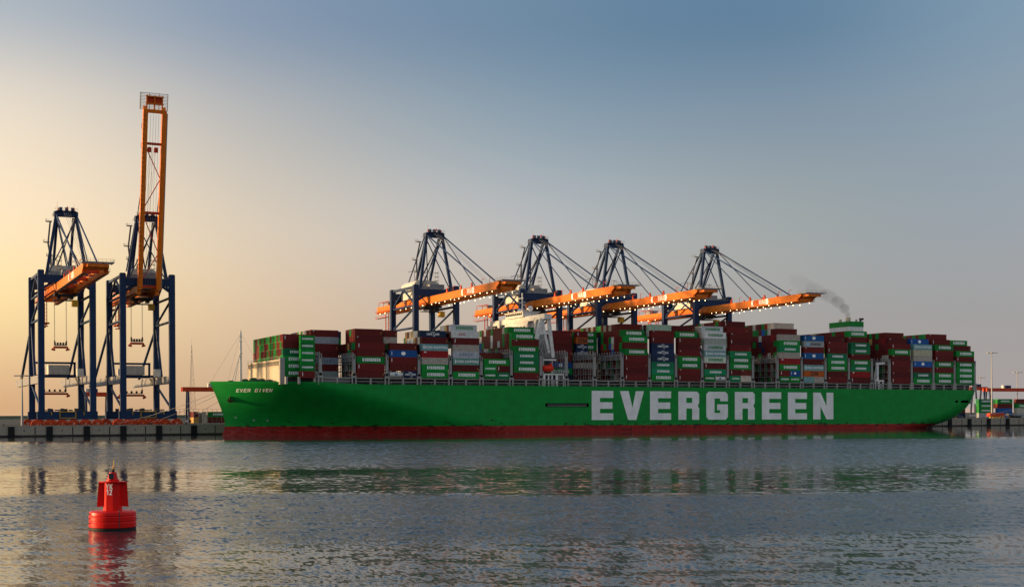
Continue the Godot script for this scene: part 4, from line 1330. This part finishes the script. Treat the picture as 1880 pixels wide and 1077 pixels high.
	if lit:
		for k in 13:
			for x in [-4.9, 4.9]:
				if not mesh_cache.has("bulb"):
					var l := SphereMesh.new()
					l.radius = 0.2; l.height = 0.4; l.radial_segments = 8; l.rings = 4
					mesh_cache["bulb"] = l
				put(mesh_cache["bulb"], "floodlight", M["lamp_glow"], boom, Transform3D(Basis(), Vector3(x, -2.3 + 0.3 * sin(k * 2.1 + xc), 2.5 + k * 5.7 + 1.1 * sin(k * 1.7 + x + xc))))
		for k in 9:
			put(mesh_cache["bulb"], "floodlight", M["lamp_glow"], o, Transform3D(Basis(), Vector3(-4.9, 55.9, -64.0 + k * 7.4)))
	# fore stays
	var fs := Shape.new()
	var slack := Shape.new()
	for x in [-3.9, 3.9]:
		var top := Vector3(x * 1.05, 89.2, -0.8)
		if raised:
			fs.tube(top, boom_at * Vector3(x, 2.0, 26.0), 0.22, 0.22, 8)
			fs.tube(top, boom_at * Vector3(x, 2.6, 44.0), 0.2, 0.2, 8)
		else:
			fs.tube(top, boom_at * Vector3(x, 2.4, 59.0), 0.34, 0.34, 8)
			fs.tube(top, boom_at * Vector3(x, 2.4, 36.0), 0.22, 0.22, 8)
	for k in 4:
		var x := -1.2 + k * 0.8
		if raised:
			slack.tube(Vector3(x, 91.4, -2.2), boom_at * Vector3(x, 1.0, 60.0), 0.05, 0.05, 4, false)
			slack.tube(boom_at * Vector3(x * 1.4, -0.8, 2.0), boom_at * Vector3(x * 1.4, -0.8, 74.0), 0.05, 0.05, 4, false)
		else: slack.tube(Vector3(x, 91.4, -2.2), boom_at * Vector3(x, 1.4, 60.0), 0.05, 0.05, 4, false)
	put(fs.mesh(), "fore_stay", blue, o)
	put(slack.mesh(), "boom_rope", M["rope_grey"], o)
	# main trolley with the driver's cab
	var tz := -6.0 if not raised else -14.0
	var tr := Shape.new()
	tr.box(Vector3(0, 55.4, tz), Vector3(9.0, 0.9, 5.5))
	for x in [-2.6, 2.6]: tr.box(Vector3(x, 54.4, tz), Vector3(1.4, 1.2, 3.6))
	tr.box(Vector3(0, 53.2, tz), Vector3(9.6, 0.12, 6.2))
	rail_run(tr, Vector3(-4.8, 53.2, tz + 3.1), Vector3(4.8, 53.2, tz + 3.1), 1.2)
	rail_run(tr, Vector3(-4.8, 53.2, tz - 3.1), Vector3(-4.8, 53.2, tz + 3.1), 1.2)
	var trn := put(tr.mesh(), "trolley", M["steel_dark"], o)
	var cb := Shape.new()
	cb.box(Vector3(3.4, 51.6, tz + 4.6), Vector3(2.4, 2.6, 2.8))
	put(cb.mesh(), "driver_cab", M["crane_yellow"], trn)

func cranes() -> void:
	crane(76.2, 35.5, false, false, "leftmost crane with lowered boom, on the empty quay ahead of the ship")
	crane(109.6, 35.5, true, false, "crane with its orange boom raised upright, just ahead of the bow")
	crane(244.8, 30.5, false, true, "first lit crane over the ship, counted from the bow")
	crane(300.8, 30.5, false, true, "second lit crane over the ship, right behind the white bridge")
	crane(344.2, 30.5, false, true, "third lit crane over the ship, counted from the bow")
	crane(402.7, 30.5, false, true, "fourth lit crane over the ship, the one nearest the stern")
	spreader(Transform3D(Basis(), Vector3(74.5, 37.0, RAIL_Z - 8.0)), "dark and red spreader hanging high under the leftmost crane", 21.0, 6.0)
	spreader(Transform3D(Basis(), Vector3(107.5, 39.5, RAIL_Z - 14.0)), "dark and red spreader hanging high under the raised-boom crane", 18.5, 6.0)
	spreader(Transform3D(Basis(), Vector3(76.5, 13.2 + QY, RAIL_Z - 45.0)), "wide red spreader hanging low behind the leftmost crane", 9.0, 12.0)
	spreader(Transform3D(Basis(), Vector3(110.5, 12.5 + QY, RAIL_Z - 45.0)), "wide red spreader hanging low behind the raised-boom crane", 9.5, 12.0)

# ---------------------------------------------------------------- quay, yard and things far behind
func quay() -> void:
	var land := Shape.new()
	land.span(Vector3(-2600, -5, -588.6), Vector3(3200, QY - 0.02, -4200))
	structure(put(land.mesh(), "terminal_ground", M["asphalt"]))
	var core := Shape.new()
	core.span(Vector3(-300, -6, -588.0), Vector3(1100, QY - 0.35, -589.5))
	var q := put(core.mesh(), "quay_wall", M["concrete_dark"])
	structure(q)
	var slab := Shape.new()
	slab.box(Vector3.ZERO, Vector3(14.9, 3.5, 0.9))
	var panel := slab.mesh()
	var fd := Shape.new()
	fd.box(Vector3(0, 0, 0), Vector3(2.5, 4.3, 0.8))
	fd.box(Vector3(0, 0.2, 0.45), Vector3(2.1, 3.4, 0.2))
	var fender := fd.mesh()
	var cope := Shape.new()
	cope.box(Vector3.ZERO, Vector3(14.94, 0.4, 2.2))
	var coping := cope.mesh()
	var jt := Shape.new()
	jt.box(Vector3.ZERO, Vector3(0.35, 3.2, 0.2))
	var joint := jt.mesh()
	var bt := Shape.new()
	bt.tube(Vector3(0, 0, 0), Vector3(0, 0.55, 0), 0.28, 0.22, 10)
	bt.tube(Vector3(0, 0.55, 0), Vector3(0, 0.8, 0), 0.42, 0.36, 10)
	var bollard := bt.mesh()
	for k in range(-8, 52):
		var x := 68.4 + 15.0 * k
		if x < 15.0 or (x > 140.0 and x < 490.0) or x > 690.0: continue
		put(panel, "panel", M["concrete"], q, Transform3D(Basis(), Vector3(x + 7.5, 2.35, -587.6)))
		put(coping, "coping", M["concrete"], q, Transform3D(Basis(), Vector3(x + 7.5, QY - 0.2, -588.2)))
		put(fender, "fender", M["rubber"], q, Transform3D(Basis(), Vector3(x, 2.0, -586.9)))
		put(joint, "joint", M["rubber"], q, Transform3D(Basis(), Vector3(x + 9.3, 2.3, -587.15)))
		var hole := Shape.new()
		hole.tube(Vector3(0, 0, 0), Vector3(0, 0, 0.1), 0.28, 0.28, 10)
		if not mesh_cache.has("hole"): mesh_cache["hole"] = hole.mesh()
		put(mesh_cache["hole"], "drain", M["rubber"], q, Transform3D(Basis(), Vector3(x + 5.0, 2.4, -587.15)))
		var b := put(bollard, "bollard", M["steel_dark"], self, Transform3D(Basis(), Vector3(x + 12.0, QY, -588.6)))
		var nth := "%s one left of the bow" % COUNT[clampi(int((143.0 - x) / 15.0), 0, 12)] if x < 300.0 else "%s one along from the stern" % COUNT[clampi(int((x - 490.0) / 15.0), 0, 12)]
		tag(b, "black mooring bollard on the quay edge, " + nth, "bollard", "mooring bollards")
	var rails := Shape.new()
	for z in [RAIL_Z, RAIL_Z - 30.5, RAIL_Z - 35.5]: rails.span(Vector3(-200, QY - 0.02, z - 0.06), Vector3(900, QY + 0.01, z + 0.06))
	structure(put(rails.mesh(), "crane_rails", M["steel_dark"]))
	# far dyke to the left
	var dyke := Shape.new()
	dyke.plate(PackedVector2Array([Vector2(-1900, QY), Vector2(-1925, 9.0), Vector2(-1960, 9.0), Vector2(-1990, QY)]), Transform3D(Basis(Vector3(0, 0, 1), Vector3(0, 1, 0), Vector3(-1, 0, 0)), Vector3(900, 0, 0)), 2600.0)
	structure(put(dyke.mesh(), "dyke", M["grass_far"]))

func yard_box(code: String, at: Vector3, length: float, turn: float, label: String) -> void:
	var o := put(box_mesh(length, true), "yard_container", M[code], self, Transform3D(Basis(Vector3.UP, turn), at))
	tag(o, label, "container", "containers in the yard")
	if code in ["G", "F", "g"]: add_mark(o, lettering("EVERGREEN", 4.4 if length < 8.0 else 7.1, 0.9), "lettering", "white_print", 0.0, 1.5)

func lamp_mast(at: Vector3, h: float, label: String) -> void:
	var o := thing("lamp_mast", Transform3D(Basis(), at))
	tag(o, label, "lamp mast", "lamp masts")
	var s := Shape.new()
	s.tube(Vector3.ZERO, Vector3(0, h, 0), 0.55, 0.2, 10)
	put(s.mesh(), "pole", M["mast_grey"], o)
	var c := Shape.new()
	c.tube(Vector3(0, h - 0.2, 0), Vector3(0, h + 0.1, 0), 2.2, 2.4, 16)
	for k in 8:
		var a := TAU * k / 8.0
		c.box(Vector3(cos(a) * 2.9, h - 0.1, sin(a) * 2.9), Vector3(0.8, 0.4, 0.8))
	put(c.mesh(), "lamp_ring", M["mast_grey"], o)

func yard_crane(at: Vector3, span_: float, h: float, label: String) -> void:
	var o := thing("yard_crane", Transform3D(Basis(), at))
	tag(o, label, "crane", "yard cranes")
	var s := Shape.new()
	for z in [-1.6, 1.6]: s.span(Vector3(-span_ * 0.5 - 3, h, z - 0.5), Vector3(span_ * 0.5 + 3, h + 2.3, z + 0.5))
	put(s.mesh(), "girder", M["crane_red"], o)
	for x in [-1.0, 1.0]:
		for z in [-1.0, 1.0]:
			var l := Shape.new()
			l.bar(Vector3(x * span_ * 0.5, 0.0, z * 3.5), Vector3(x * span_ * 0.5, h, z * 1.5), 0.9, 0.9)
			put(l.mesh(), "leg", M["crane_blue"], o)
		var c := Shape.new()
		c.box(Vector3(x * span_ * 0.5, 1.0, 0), Vector3(1.0, 1.0, 8.4))
		put(c.mesh(), "sill_beam", M["crane_blue"], o)
		var w := Shape.new()
		for z in [-3.2, 3.2]: w.tube(Vector3(x * span_ * 0.5 - 0.3, 0.5, z), Vector3(x * span_ * 0.5 + 0.3, 0.5, z), 0.5, 0.5, 12)
		put(w.mesh(), "wheel", M["steel_dark"], o)
	var t := Shape.new()
	t.box(Vector3(-span_ * 0.15, h + 3.2, 0), Vector3(4.5, 2.0, 3.6))
	put(t.mesh(), "trolley", M["crane_blue"], o)
	var k := Shape.new()
	k.box(Vector3(-span_ * 0.15 - 3.2, h + 3.3, 0), Vector3(1.8, 2.0, 2.0))
	put(k.mesh(), "cab", M["crane_cream"], o)

func rope(a: Vector3, b: Vector3, sag: float, label: String, group: String) -> void:
	var s := Shape.new()
	var mid := (a + b) * 0.5
	for k in 12:
		var t0 := k / 12.0
		var t1 := (k + 1) / 12.0
		var p0 := a.lerp(b, t0) - Vector3(0, sag * 4.0 * t0 * (1.0 - t0), 0)
		var p1 := a.lerp(b, t1) - Vector3(0, sag * 4.0 * t1 * (1.0 - t1), 0)
		s.tube(p0 - mid, p1 - mid, 0.085, 0.085, 5, false)
	var o := put(s.mesh(), "mooring_line", M["rope_light"], self, Transform3D(Basis(), mid))
	tag(o, label, "rope", group)

func surroundings() -> void:
	# left, ahead of the bow: fence, lattice tower, yard crane and a few boxes
	var fence := thing("fence", Transform3D(Basis(), Vector3(136.0, QY, -606.0)))
	tag(fence, "tall see-through lattice fence behind the bow", "fence")
	var bar := Shape.new()
	bar.box(Vector3(0, 3.4, 0), Vector3(0.12, 6.8, 0.12))
	var post_mesh := bar.mesh()
	for k in 17: put(post_mesh, "post", M["lattice_grey"], fence, Transform3D(Basis(), Vector3(-14.0 + k * 2.1, 0, 0)))
	for y in [1.6, 3.4, 5.2, 6.75]:
		var r := Shape.new()
		r.box(Vector3(2.8, y, 0), Vector3(33.8, 0.08, 0.08))
		put(r.mesh(), "rail", M["lattice_grey"], fence)
	var tower := thing("lattice_tower", Transform3D(Basis(), Vector3(163.0, QY, -750.0)))
	tag(tower, "slender grey lattice radio tower rising left of the bow", "tower")
	var leg := Shape.new()
	for k in 3:
		var a := TAU * k / 3.0
		leg.tube(Vector3(cos(a), 0, sin(a)) * 2.6, Vector3(cos(a), 43.0, sin(a)) * Vector3(0.1, 1, 0.1), 0.09, 0.05, 5)
	put(leg.mesh(), "leg", M["lattice_grey"], tower)
	var lace := Shape.new()
	for j in 16:
		var y0 := 43.0 * j / 16.0
		var y1 := 43.0 * (j + 1) / 16.0
		for k in 3:
			var a := TAU * k / 3.0
			var b := TAU * (k + 1) / 3.0
			var r0 := lerpf(2.6, 0.1, y0 / 43.0)
			var r1 := lerpf(2.6, 0.1, y1 / 43.0)
			lace.bar(Vector3(cos(a) * r0, y0, sin(a) * r0), Vector3(cos(b) * r1, y1, sin(b) * r1), 0.07, 0.07)
			lace.bar(Vector3(cos(a) * r0, y0, sin(a) * r0), Vector3(cos(b) * r0, y0, sin(b) * r0), 0.06, 0.06)
	lace.tube(Vector3(0, 43.0, 0), Vector3(0, 47.0, 0), 0.04, 0.03, 4)
	put(lace.mesh(), "lacing", M["lattice_grey"], tower)
	yard_crane(Vector3(172.0, QY, -705.0), 42.0, 16.4, "orange yard crane partly hidden behind the bow")
	yard_crane(Vector3(113.0, QY, -760.0), 11.0, 14.5, "small orange yard crane seen between the two left cranes")
	var row := [["Y", 153.0, 0], ["R", 153.0, 1], ["C", 157.2, 0], ["C", 157.2, 1], ["r", 166.5, 0], ["G", 166.5, 1], ["D", 179.0, 0], ["r", 179.0, 1]]
	var words := ["ochre box at the foot of the lattice tower", "dark red box stacked on the ochre box by the tower", "cream box end right of the lattice tower", "upper cream box end right of the lattice tower", "brick red box just left of the stem, lower tier", "green box on the brick red box left of the stem", "bright red box half hidden behind the stem", "brick red box on the bright red box behind the stem"]
	for k in row.size():
		var end: bool = k < 4
		yard_box(row[k][0], Vector3(row[k][1], QY + row[k][2] * 2.9, -700.0), 12.19, PI / 2 if end else 0.0, words[k])
	lamp_mast(Vector3(58.6, QY, -596.5), 21.0, "thin grey pole by the leg of the leftmost crane")
	# right of the stern: stacks of boxes, yard cranes, masts, spare gear on the quay
	var stack := [["K", 628.5, -625.0, 0], ["G", 628.5, -625.0, 1], ["G", 628.5, -625.0, 2], ["F", 628.5, -625.0, 3], ["B", 644.6, -625.0, 0], ["B", 644.6, -625.0, 1], ["R", 644.6, -625.0, 2], ["G", 644.6, -625.0, 3],
		["K", 660.4, -625.0, 0], ["C", 660.4, -625.0, 1], ["G", 660.4, -625.0, 2], ["R", 660.4, -625.0, 3], ["N", 636.0, -634.0, 1], ["N", 636.0, -634.0, 2], ["T", 636.0, -634.0, 3], ["R", 651.5, -634.0, 2], ["F", 651.5, -634.0, 3], ["R", 614.0, -634.0, 2], ["r", 614.0, -634.0, 1], ["N", 614.0, -634.0, 0]]
	for q in stack:
		var place := "first stack right of the stern" if q[1] == 628.5 else "set-back stack behind the tall lamp mast" if q[1] == 636.0 else "stack with two blue boxes, right of the lamp mast" if q[1] == 644.6 else "stack at the right edge" if q[1] == 660.4 else "set-back stack left of the right edge" if q[1] == 651.5 else "stack half hidden behind the stern"
		yard_box(q[0], Vector3(q[1], QY + q[3] * 2.9, q[2]), 12.19, 0.0, "%s yard box, %s tier, %s" % [LOOK[q[0]], ORD[q[3]], place])
	lamp_mast(Vector3(624.4, QY, -615.0), 40.0, "tallest lamp mast, standing nearest right of the stern")
	lamp_mast(Vector3(735.0, QY, -700.0), 31.5, "distant lamp mast at the right edge of the view")
	lamp_mast(Vector3(745.0, QY, -745.0), 29.0, "small distant lamp mast just right of the stern containers")
	yard_crane(Vector3(722.0, QY, -690.0), 50.0, 17.6, "red yard crane spanning the stacks right of the stern")
	yard_crane(Vector3(713.0, QY, -715.0), 8.0, 19.0, "red and blue yard crane close behind the stern")
	var gear := thing("hatch_stand", Transform3D(Basis(), Vector3(604.5, QY, -592.5)))
	tag(gear, "orange steel spreader frame parked on the quay below the tall lamp mast", "spreader frame")
	var gs := Shape.new()
	gs.plate(PackedVector2Array([Vector2(-6.2, 0.9), Vector2(6.2, 0.9), Vector2(5.4, 2.9), Vector2(-5.4, 2.9)]), Transform3D(Basis(), Vector3(0, 0, -1.4)), 2.8)
	put(gs.mesh(), "frame", M["crane_red"], gear)
	for k in 5:
		var w := Shape.new()
		w.box(Vector3(-5.0 + k * 2.5, 0.45, 1.0), Vector3(1.2, 0.9, 1.0))
		put(w.mesh(), "foot", M["crane_yellow"], gear)
	var stair := thing("gangway_tower", Transform3D(Basis(), Vector3(571.0, QY, -593.0)))
	tag(stair, "yellow gangway stair tower on the quay behind the stern", "stair")
	var sf := Shape.new()
	for x in [-1.6, 1.6]:
		for z in [-1.2, 1.2]: sf.box(Vector3(x, 4.2, z), Vector3(0.22, 8.4, 0.22))
	for y in [2.6, 5.4, 8.2]: sf.box(Vector3(0, y, 0), Vector3(3.4, 0.2, 2.6))
	put(sf.mesh(), "tower_frame", M["crane_yellow"], stair)
	var fl := Shape.new()
	for k in 3: fl.bar(Vector3(-1.4 if k % 2 == 0 else 1.4, 0.1 + k * 2.7, 0.6), Vector3(1.4 if k % 2 == 0 else -1.4, 2.5 + k * 2.7, 0.6), 0.25, 0.9)
	fl.bar(Vector3(-1.6, 5.4, 0), Vector3(-7.0, 0.8, 0), 0.3, 0.9)
	put(fl.mesh(), "stair_flight", M["crane_yellow"], stair)
	var pk := thing("parked_truck", Transform3D(Basis(), Vector3(622.0, QY, -594.5)))
	tag(pk, "low dark flatbed trailer parked on the quay right of the stern", "trailer")
	var pb := Shape.new()
	pb.box(Vector3(0, 1.3, 0), Vector3(11.0, 0.4, 2.5))
	pb.box(Vector3(-5.6, 1.9, 0), Vector3(1.0, 1.6, 2.4))
	put(pb.mesh(), "bed", M["steel_dark"], pk)
	for k in 4:
		var w := Shape.new()
		w.tube(Vector3(-4.0 + k * 2.6, 0.5, -1.2), Vector3(-4.0 + k * 2.6, 0.5, 1.2), 0.5, 0.5, 12)
		put(w.mesh(), "wheel", M["rubber"], pk)
	# moorings
	rope(Vector3(138.5, 21.6, -548.6), Vector3(110.0, 5.3, -588.6), 1.2, "upper bow line running down to the quay under the cranes", "bow mooring lines")
	rope(Vector3(137.5, 21.4, -551.0), Vector3(97.0, 5.3, -588.6), 1.6, "longest bow line, ending farthest left on the quay", "bow mooring lines")
	rope(Vector3(141.0, 21.3, -546.6), Vector3(122.0, 5.3, -588.6), 0.8, "steepest bow line, ending nearest the bow", "bow mooring lines")
	rope(Vector3(589.0, 5.3, -588.6), Vector3(668.0, 23.0, -572.0), 0.8, "upper pale line rising out of view at the right edge", "mooring lines of the next berth")
	rope(Vector3(604.0, 5.3, -588.6), Vector3(668.0, 21.5, -571.0), 0.6, "lower pale line rising out of view at the right edge", "mooring lines of the next berth")
	rope(Vector3(575.0, 5.3, -588.6), Vector3(524.0, 14.0, -566.0), 1.2, "stern line running from the ship's transom to the quay", "stern mooring lines")

# ---------------------------------------------------------------- buoy
func buoy() -> void:
	var at := Vector3(16.52, 0.0, -103.47)
	var o := thing("buoy", Transform3D(Basis(Vector3.UP, deg_to_rad(-9.0)) * Basis(Vector3(0, 0, 1), deg_to_rad(-0.6)), at))
	tag(o, "bright red navigation buoy numbered YK 12 floating on the water", "buoy")
	var turn_profile := func(prof: Array, seg: int) -> ArrayMesh:
		var st := SurfaceTool.new()
		st.begin(Mesh.PRIMITIVE_TRIANGLES)
		for k in prof.size() - 1:
			for j in seg:
				var a0 := TAU * j / seg
				var a1 := TAU * (j + 1) / seg
				var v := []
				for q in [[prof[k], a0], [prof[k], a1], [prof[k + 1], a1], [prof[k + 1], a0]]:
					v.append(Vector3(cos(q[1]) * q[0].x, q[0].y, sin(q[1]) * q[0].x))
				var m2 := Vector2(prof[k + 1].y - prof[k].y, prof[k].x - prof[k + 1].x).normalized()
				for idx in [0, 1, 2, 0, 2, 3]:
					var ang: float = a0 if idx in [0, 3] else a1
					st.set_normal(Vector3(cos(ang) * m2.x, m2.y, sin(ang) * m2.x))
					st.add_vertex(v[idx])
		return st.commit()
	var fl: ArrayMesh = turn_profile.call([Vector2(1.66, 0.16), Vector2(1.71, 0.22), Vector2(1.72, 0.55), Vector2(1.68, 0.60), Vector2(1.68, 0.66), Vector2(1.72, 0.70), Vector2(1.72, 0.98), Vector2(1.68, 1.03), Vector2(1.68, 1.08), Vector2(1.71, 1.12), Vector2(1.68, 1.3), Vector2(1.55, 1.38), Vector2(0.6, 1.42)], 48)
	put(fl, "float", M["buoy_red"], o)
	var band: ArrayMesh = turn_profile.call([Vector2(1.3, -0.6), Vector2(1.64, -0.2), Vector2(1.70, 0.02), Vector2(1.70, 0.17), Vector2(1.6, 0.19)], 48)
	put(band, "waterline_band", M["tar"], o)
	var body := Shape.new()
	for k in 8:
		var a0 := TAU * k / 8.0
		var a1 := TAU * (k + 1.0) / 8.0
		var lo0 := Vector3(cos(a0), 0, sin(a0)) * 0.68
		var lo1 := Vector3(cos(a1), 0, sin(a1)) * 0.68
		var hi0 := lo0 * 0.94
		var hi1 := lo1 * 0.94
		body.quad(lo1 + Vector3(0, 1.4, 0), lo0 + Vector3(0, 1.4, 0), hi0 + Vector3(0, 3.5, 0), hi1 + Vector3(0, 3.5, 0))
	put(body.mesh(), "tower", M["buoy_red"], o)
	for k in [0, 1, 2]:
		var fin := Shape.new()
		fin.plate(PackedVector2Array([Vector2(0.5, 1.72), Vector2(1.14, 1.68), Vector2(1.02, 3.55), Vector2(0.5, 3.55)]), Transform3D(Basis(Vector3.UP, TAU * k / 4.0), Vector3.ZERO), 0.05)
		for q in [Vector2(1.03, 1.85), Vector2(0.96, 2.4), Vector2(0.93, 3.4)]: fin.plate(PackedVector2Array([q, q + Vector2(0.06, 0), q + Vector2(0.06, 0.06), q + Vector2(0, 0.06)]), Transform3D(Basis(Vector3.UP, TAU * k / 4.0), Vector3(0, 0, -0.02)), 0.09)
		put(fin.mesh(), "radar_fin", M["buoy_red"], o)
	var cap: ArrayMesh = turn_profile.call([Vector2(0.0, 3.52), Vector2(0.99, 3.52), Vector2(1.0, 3.58), Vector2(0.0, 3.62)], 8)
	put(cap, "top_plate", M["buoy_red"], o)
	var top: ArrayMesh = turn_profile.call([Vector2(0.47, 3.6), Vector2(0.47, 3.72), Vector2(0.40, 3.74), Vector2(0.27, 4.24), Vector2(0.2, 4.28), Vector2(0.0, 4.3)], 24)
	put(top, "lantern_base", M["buoy_red"], o)
	var sp := Shape.new()
	sp.obox(Transform3D(Basis(Vector3(1, 0, 0), deg_to_rad(-16.0)), Vector3(-0.12, 3.98, 0.42)), Vector3(0.36, 0.42, 0.04))
	put(sp.mesh(), "solar_panel", M["glass_dark"], o)
	var cage := Shape.new()
	for k in 4:
		var a := TAU * k / 4.0 + 0.5
		cage.tube(Vector3(cos(a) * 0.44, 3.6, sin(a) * 0.44), Vector3(cos(a) * 0.2, 4.66, sin(a) * 0.2), 0.022, 0.022, 6)
	for k in 12: cage.tube(Vector3(cos(TAU * k / 12.0) * 0.2, 4.66, sin(TAU * k / 12.0) * 0.2), Vector3(cos(TAU * (k + 1) / 12.0) * 0.2, 4.66, sin(TAU * (k + 1) / 12.0) * 0.2), 0.025, 0.025, 5)
	put(cage.mesh(), "lantern_cage", M["mast_grey"], o)
	var lens := Shape.new()
	lens.tube(Vector3(0, 4.28, 0), Vector3(0, 4.5, 0), 0.13, 0.11, 12)
	put(lens.mesh(), "lantern", M["glass_dark"], o)
	var spike := Shape.new()
	spike.tube(Vector3(0.05, 4.62, 0), Vector3(0.06, 5.2, 0), 0.045, 0.02, 8)
	spike.tube(Vector3(0.05, 4.55, 0), Vector3(0.05, 4.7, 0), 0.1, 0.1, 8)
	put(spike.mesh(), "spike", M["buoy_yellow"], o)
	var strap := Shape.new()
	strap.bar(Vector3(0.48, 0.2, 1.68), Vector3(0.48, 1.34, 1.62), 0.05, 0.05)
	strap.bar(Vector3(0.48, 1.36, 1.62), Vector3(0.4, 1.45, 0.6), 0.05, 0.05)
	for y in [0.5, 0.86, 1.2]: strap.tube(Vector3(-1.62, y, 0.55), Vector3(-1.7, y, 0.58), 0.05, 0.05, 8)
	put(strap.mesh(), "strap", M["steel_dark"], o)
	for q in [["YK", 3.2], ["12", 2.78]]:
		put(text(q[0], 0.4), "lettering", M["white_print"], o, Transform3D(Basis(Vector3.UP, deg_to_rad(-22.5)) * Basis.from_scale(Vector3(0.78, 1.0, 1.0)), Vector3(-0.262, q[1], 0.566)))

func smoke() -> void:
	var o := Node3D.new()
	o.name = numbered("smoke")
	o.position = T_SHIP * Vector3(458.5, 58.0, -550.0)
	add_child(o, true)
	tag(o, "thin dark smoke drifting from the funnel toward the bow", "smoke", "", "stuff")
	for q in [[-0.3, 1.2, 2.6, 3.2, 0.14], [-2.4, 4.4, 5.4, 5.4, 0.085], [-6.6, 7.6, 8.6, 6.4, 0.055], [-12.4, 10.4, 11.0, 7.0, 0.034], [-20.0, 12.8, 15.0, 7.6, 0.018], [-29.0, 15.6, 19.0, 9.0, 0.009]]:
		var f := FogVolume.new()
		f.name = "puff"
		f.shape = RenderingServer.FOG_VOLUME_SHAPE_ELLIPSOID
		f.size = Vector3(q[2], q[3], q[3])
		f.position = Vector3(q[0], q[1], 0)
		f.rotation.z = -0.45
		var m := FogMaterial.new()
		m.resource_name = "smoke"
		m.albedo = lin(0.09, 0.085, 0.085)
		m.density = q[4]
		f.material = m
		o.add_child(f, true)

# ---------------------------------------------------------------- scene
func _ready() -> void:
	# camera: 2460 px of focal length for 1077 px of height, level, lens shifted up
	var cam := Camera3D.new()
	cam.name = "camera"
	cam.projection = Camera3D.PROJECTION_FRUSTUM
	cam.near = 1.0
	cam.far = 9000.0
	cam.size = 1077.0 / 2460.0
	cam.frustum_offset = Vector2(0.0, (759.0 - 538.5) / 2460.0)
	cam.transform = Transform3D(Basis(Vector3.UP, deg_to_rad(-25.71)) * Basis(Vector3(0, 0, 1), deg_to_rad(-0.29)), Vector3(0, 8.5, 0))
	cam.current = true
	add_child(cam)
	var env := Environment.new()
	env.background_mode = Environment.BG_SKY
	var sky := Sky.new()
	var pano := PanoramaSkyMaterial.new()
	pano.panorama = sky_texture()
	sky.sky_material = pano
	env.sky = sky
	env.background_energy_multiplier = 0.72
	env.tonemap_mode = Environment.TONE_MAPPER_LINEAR
	env.tonemap_exposure = 1.39
	env.sdfgi_enabled = true
	env.ssao_enabled = true
	env.ssil_enabled = true
	env.volumetric_fog_enabled = true
	env.volumetric_fog_density = 0.0
	var we := WorldEnvironment.new()
	we.name = "world"
	we.environment = env
	add_child(we)
	var sun := DirectionalLight3D.new()
	sun.name = "sun"
	var a := deg_to_rad(SUN_AZ)
	var e := deg_to_rad(7.0)
	var to_sun := Vector3(sin(a) * cos(e), sin(e), -cos(a) * cos(e))
	sun.look_at_from_position(Vector3.ZERO, -to_sun, Vector3.UP)
	sun.light_color = Color(1.0, 0.83, 0.60)
	sun.light_energy = 1.6
	sun.light_angular_distance = 4.0
	sun.shadow_enabled = true
	add_child(sun)
	var turn := Basis(Vector3(0, 0, 1), TRIM)
	var pivot := Vector3(356.0, 0, 0)
	T_SHIP = Transform3D(turn, pivot - turn * pivot)
	make_materials()
	water()
	quay()
	var off := Vector3(356.0, 0.0, MID_Z)
	var ship := thing("container_ship", T_SHIP * Transform3D(Basis(), off))
	tag(ship, "long green container ship moored along the quay", "ship")
	hull(ship, off)
	ship_fittings(ship, off)
	accommodation(ship, off)
	cargo()
	cranes()
	surroundings()
	buoy()
	smoke()
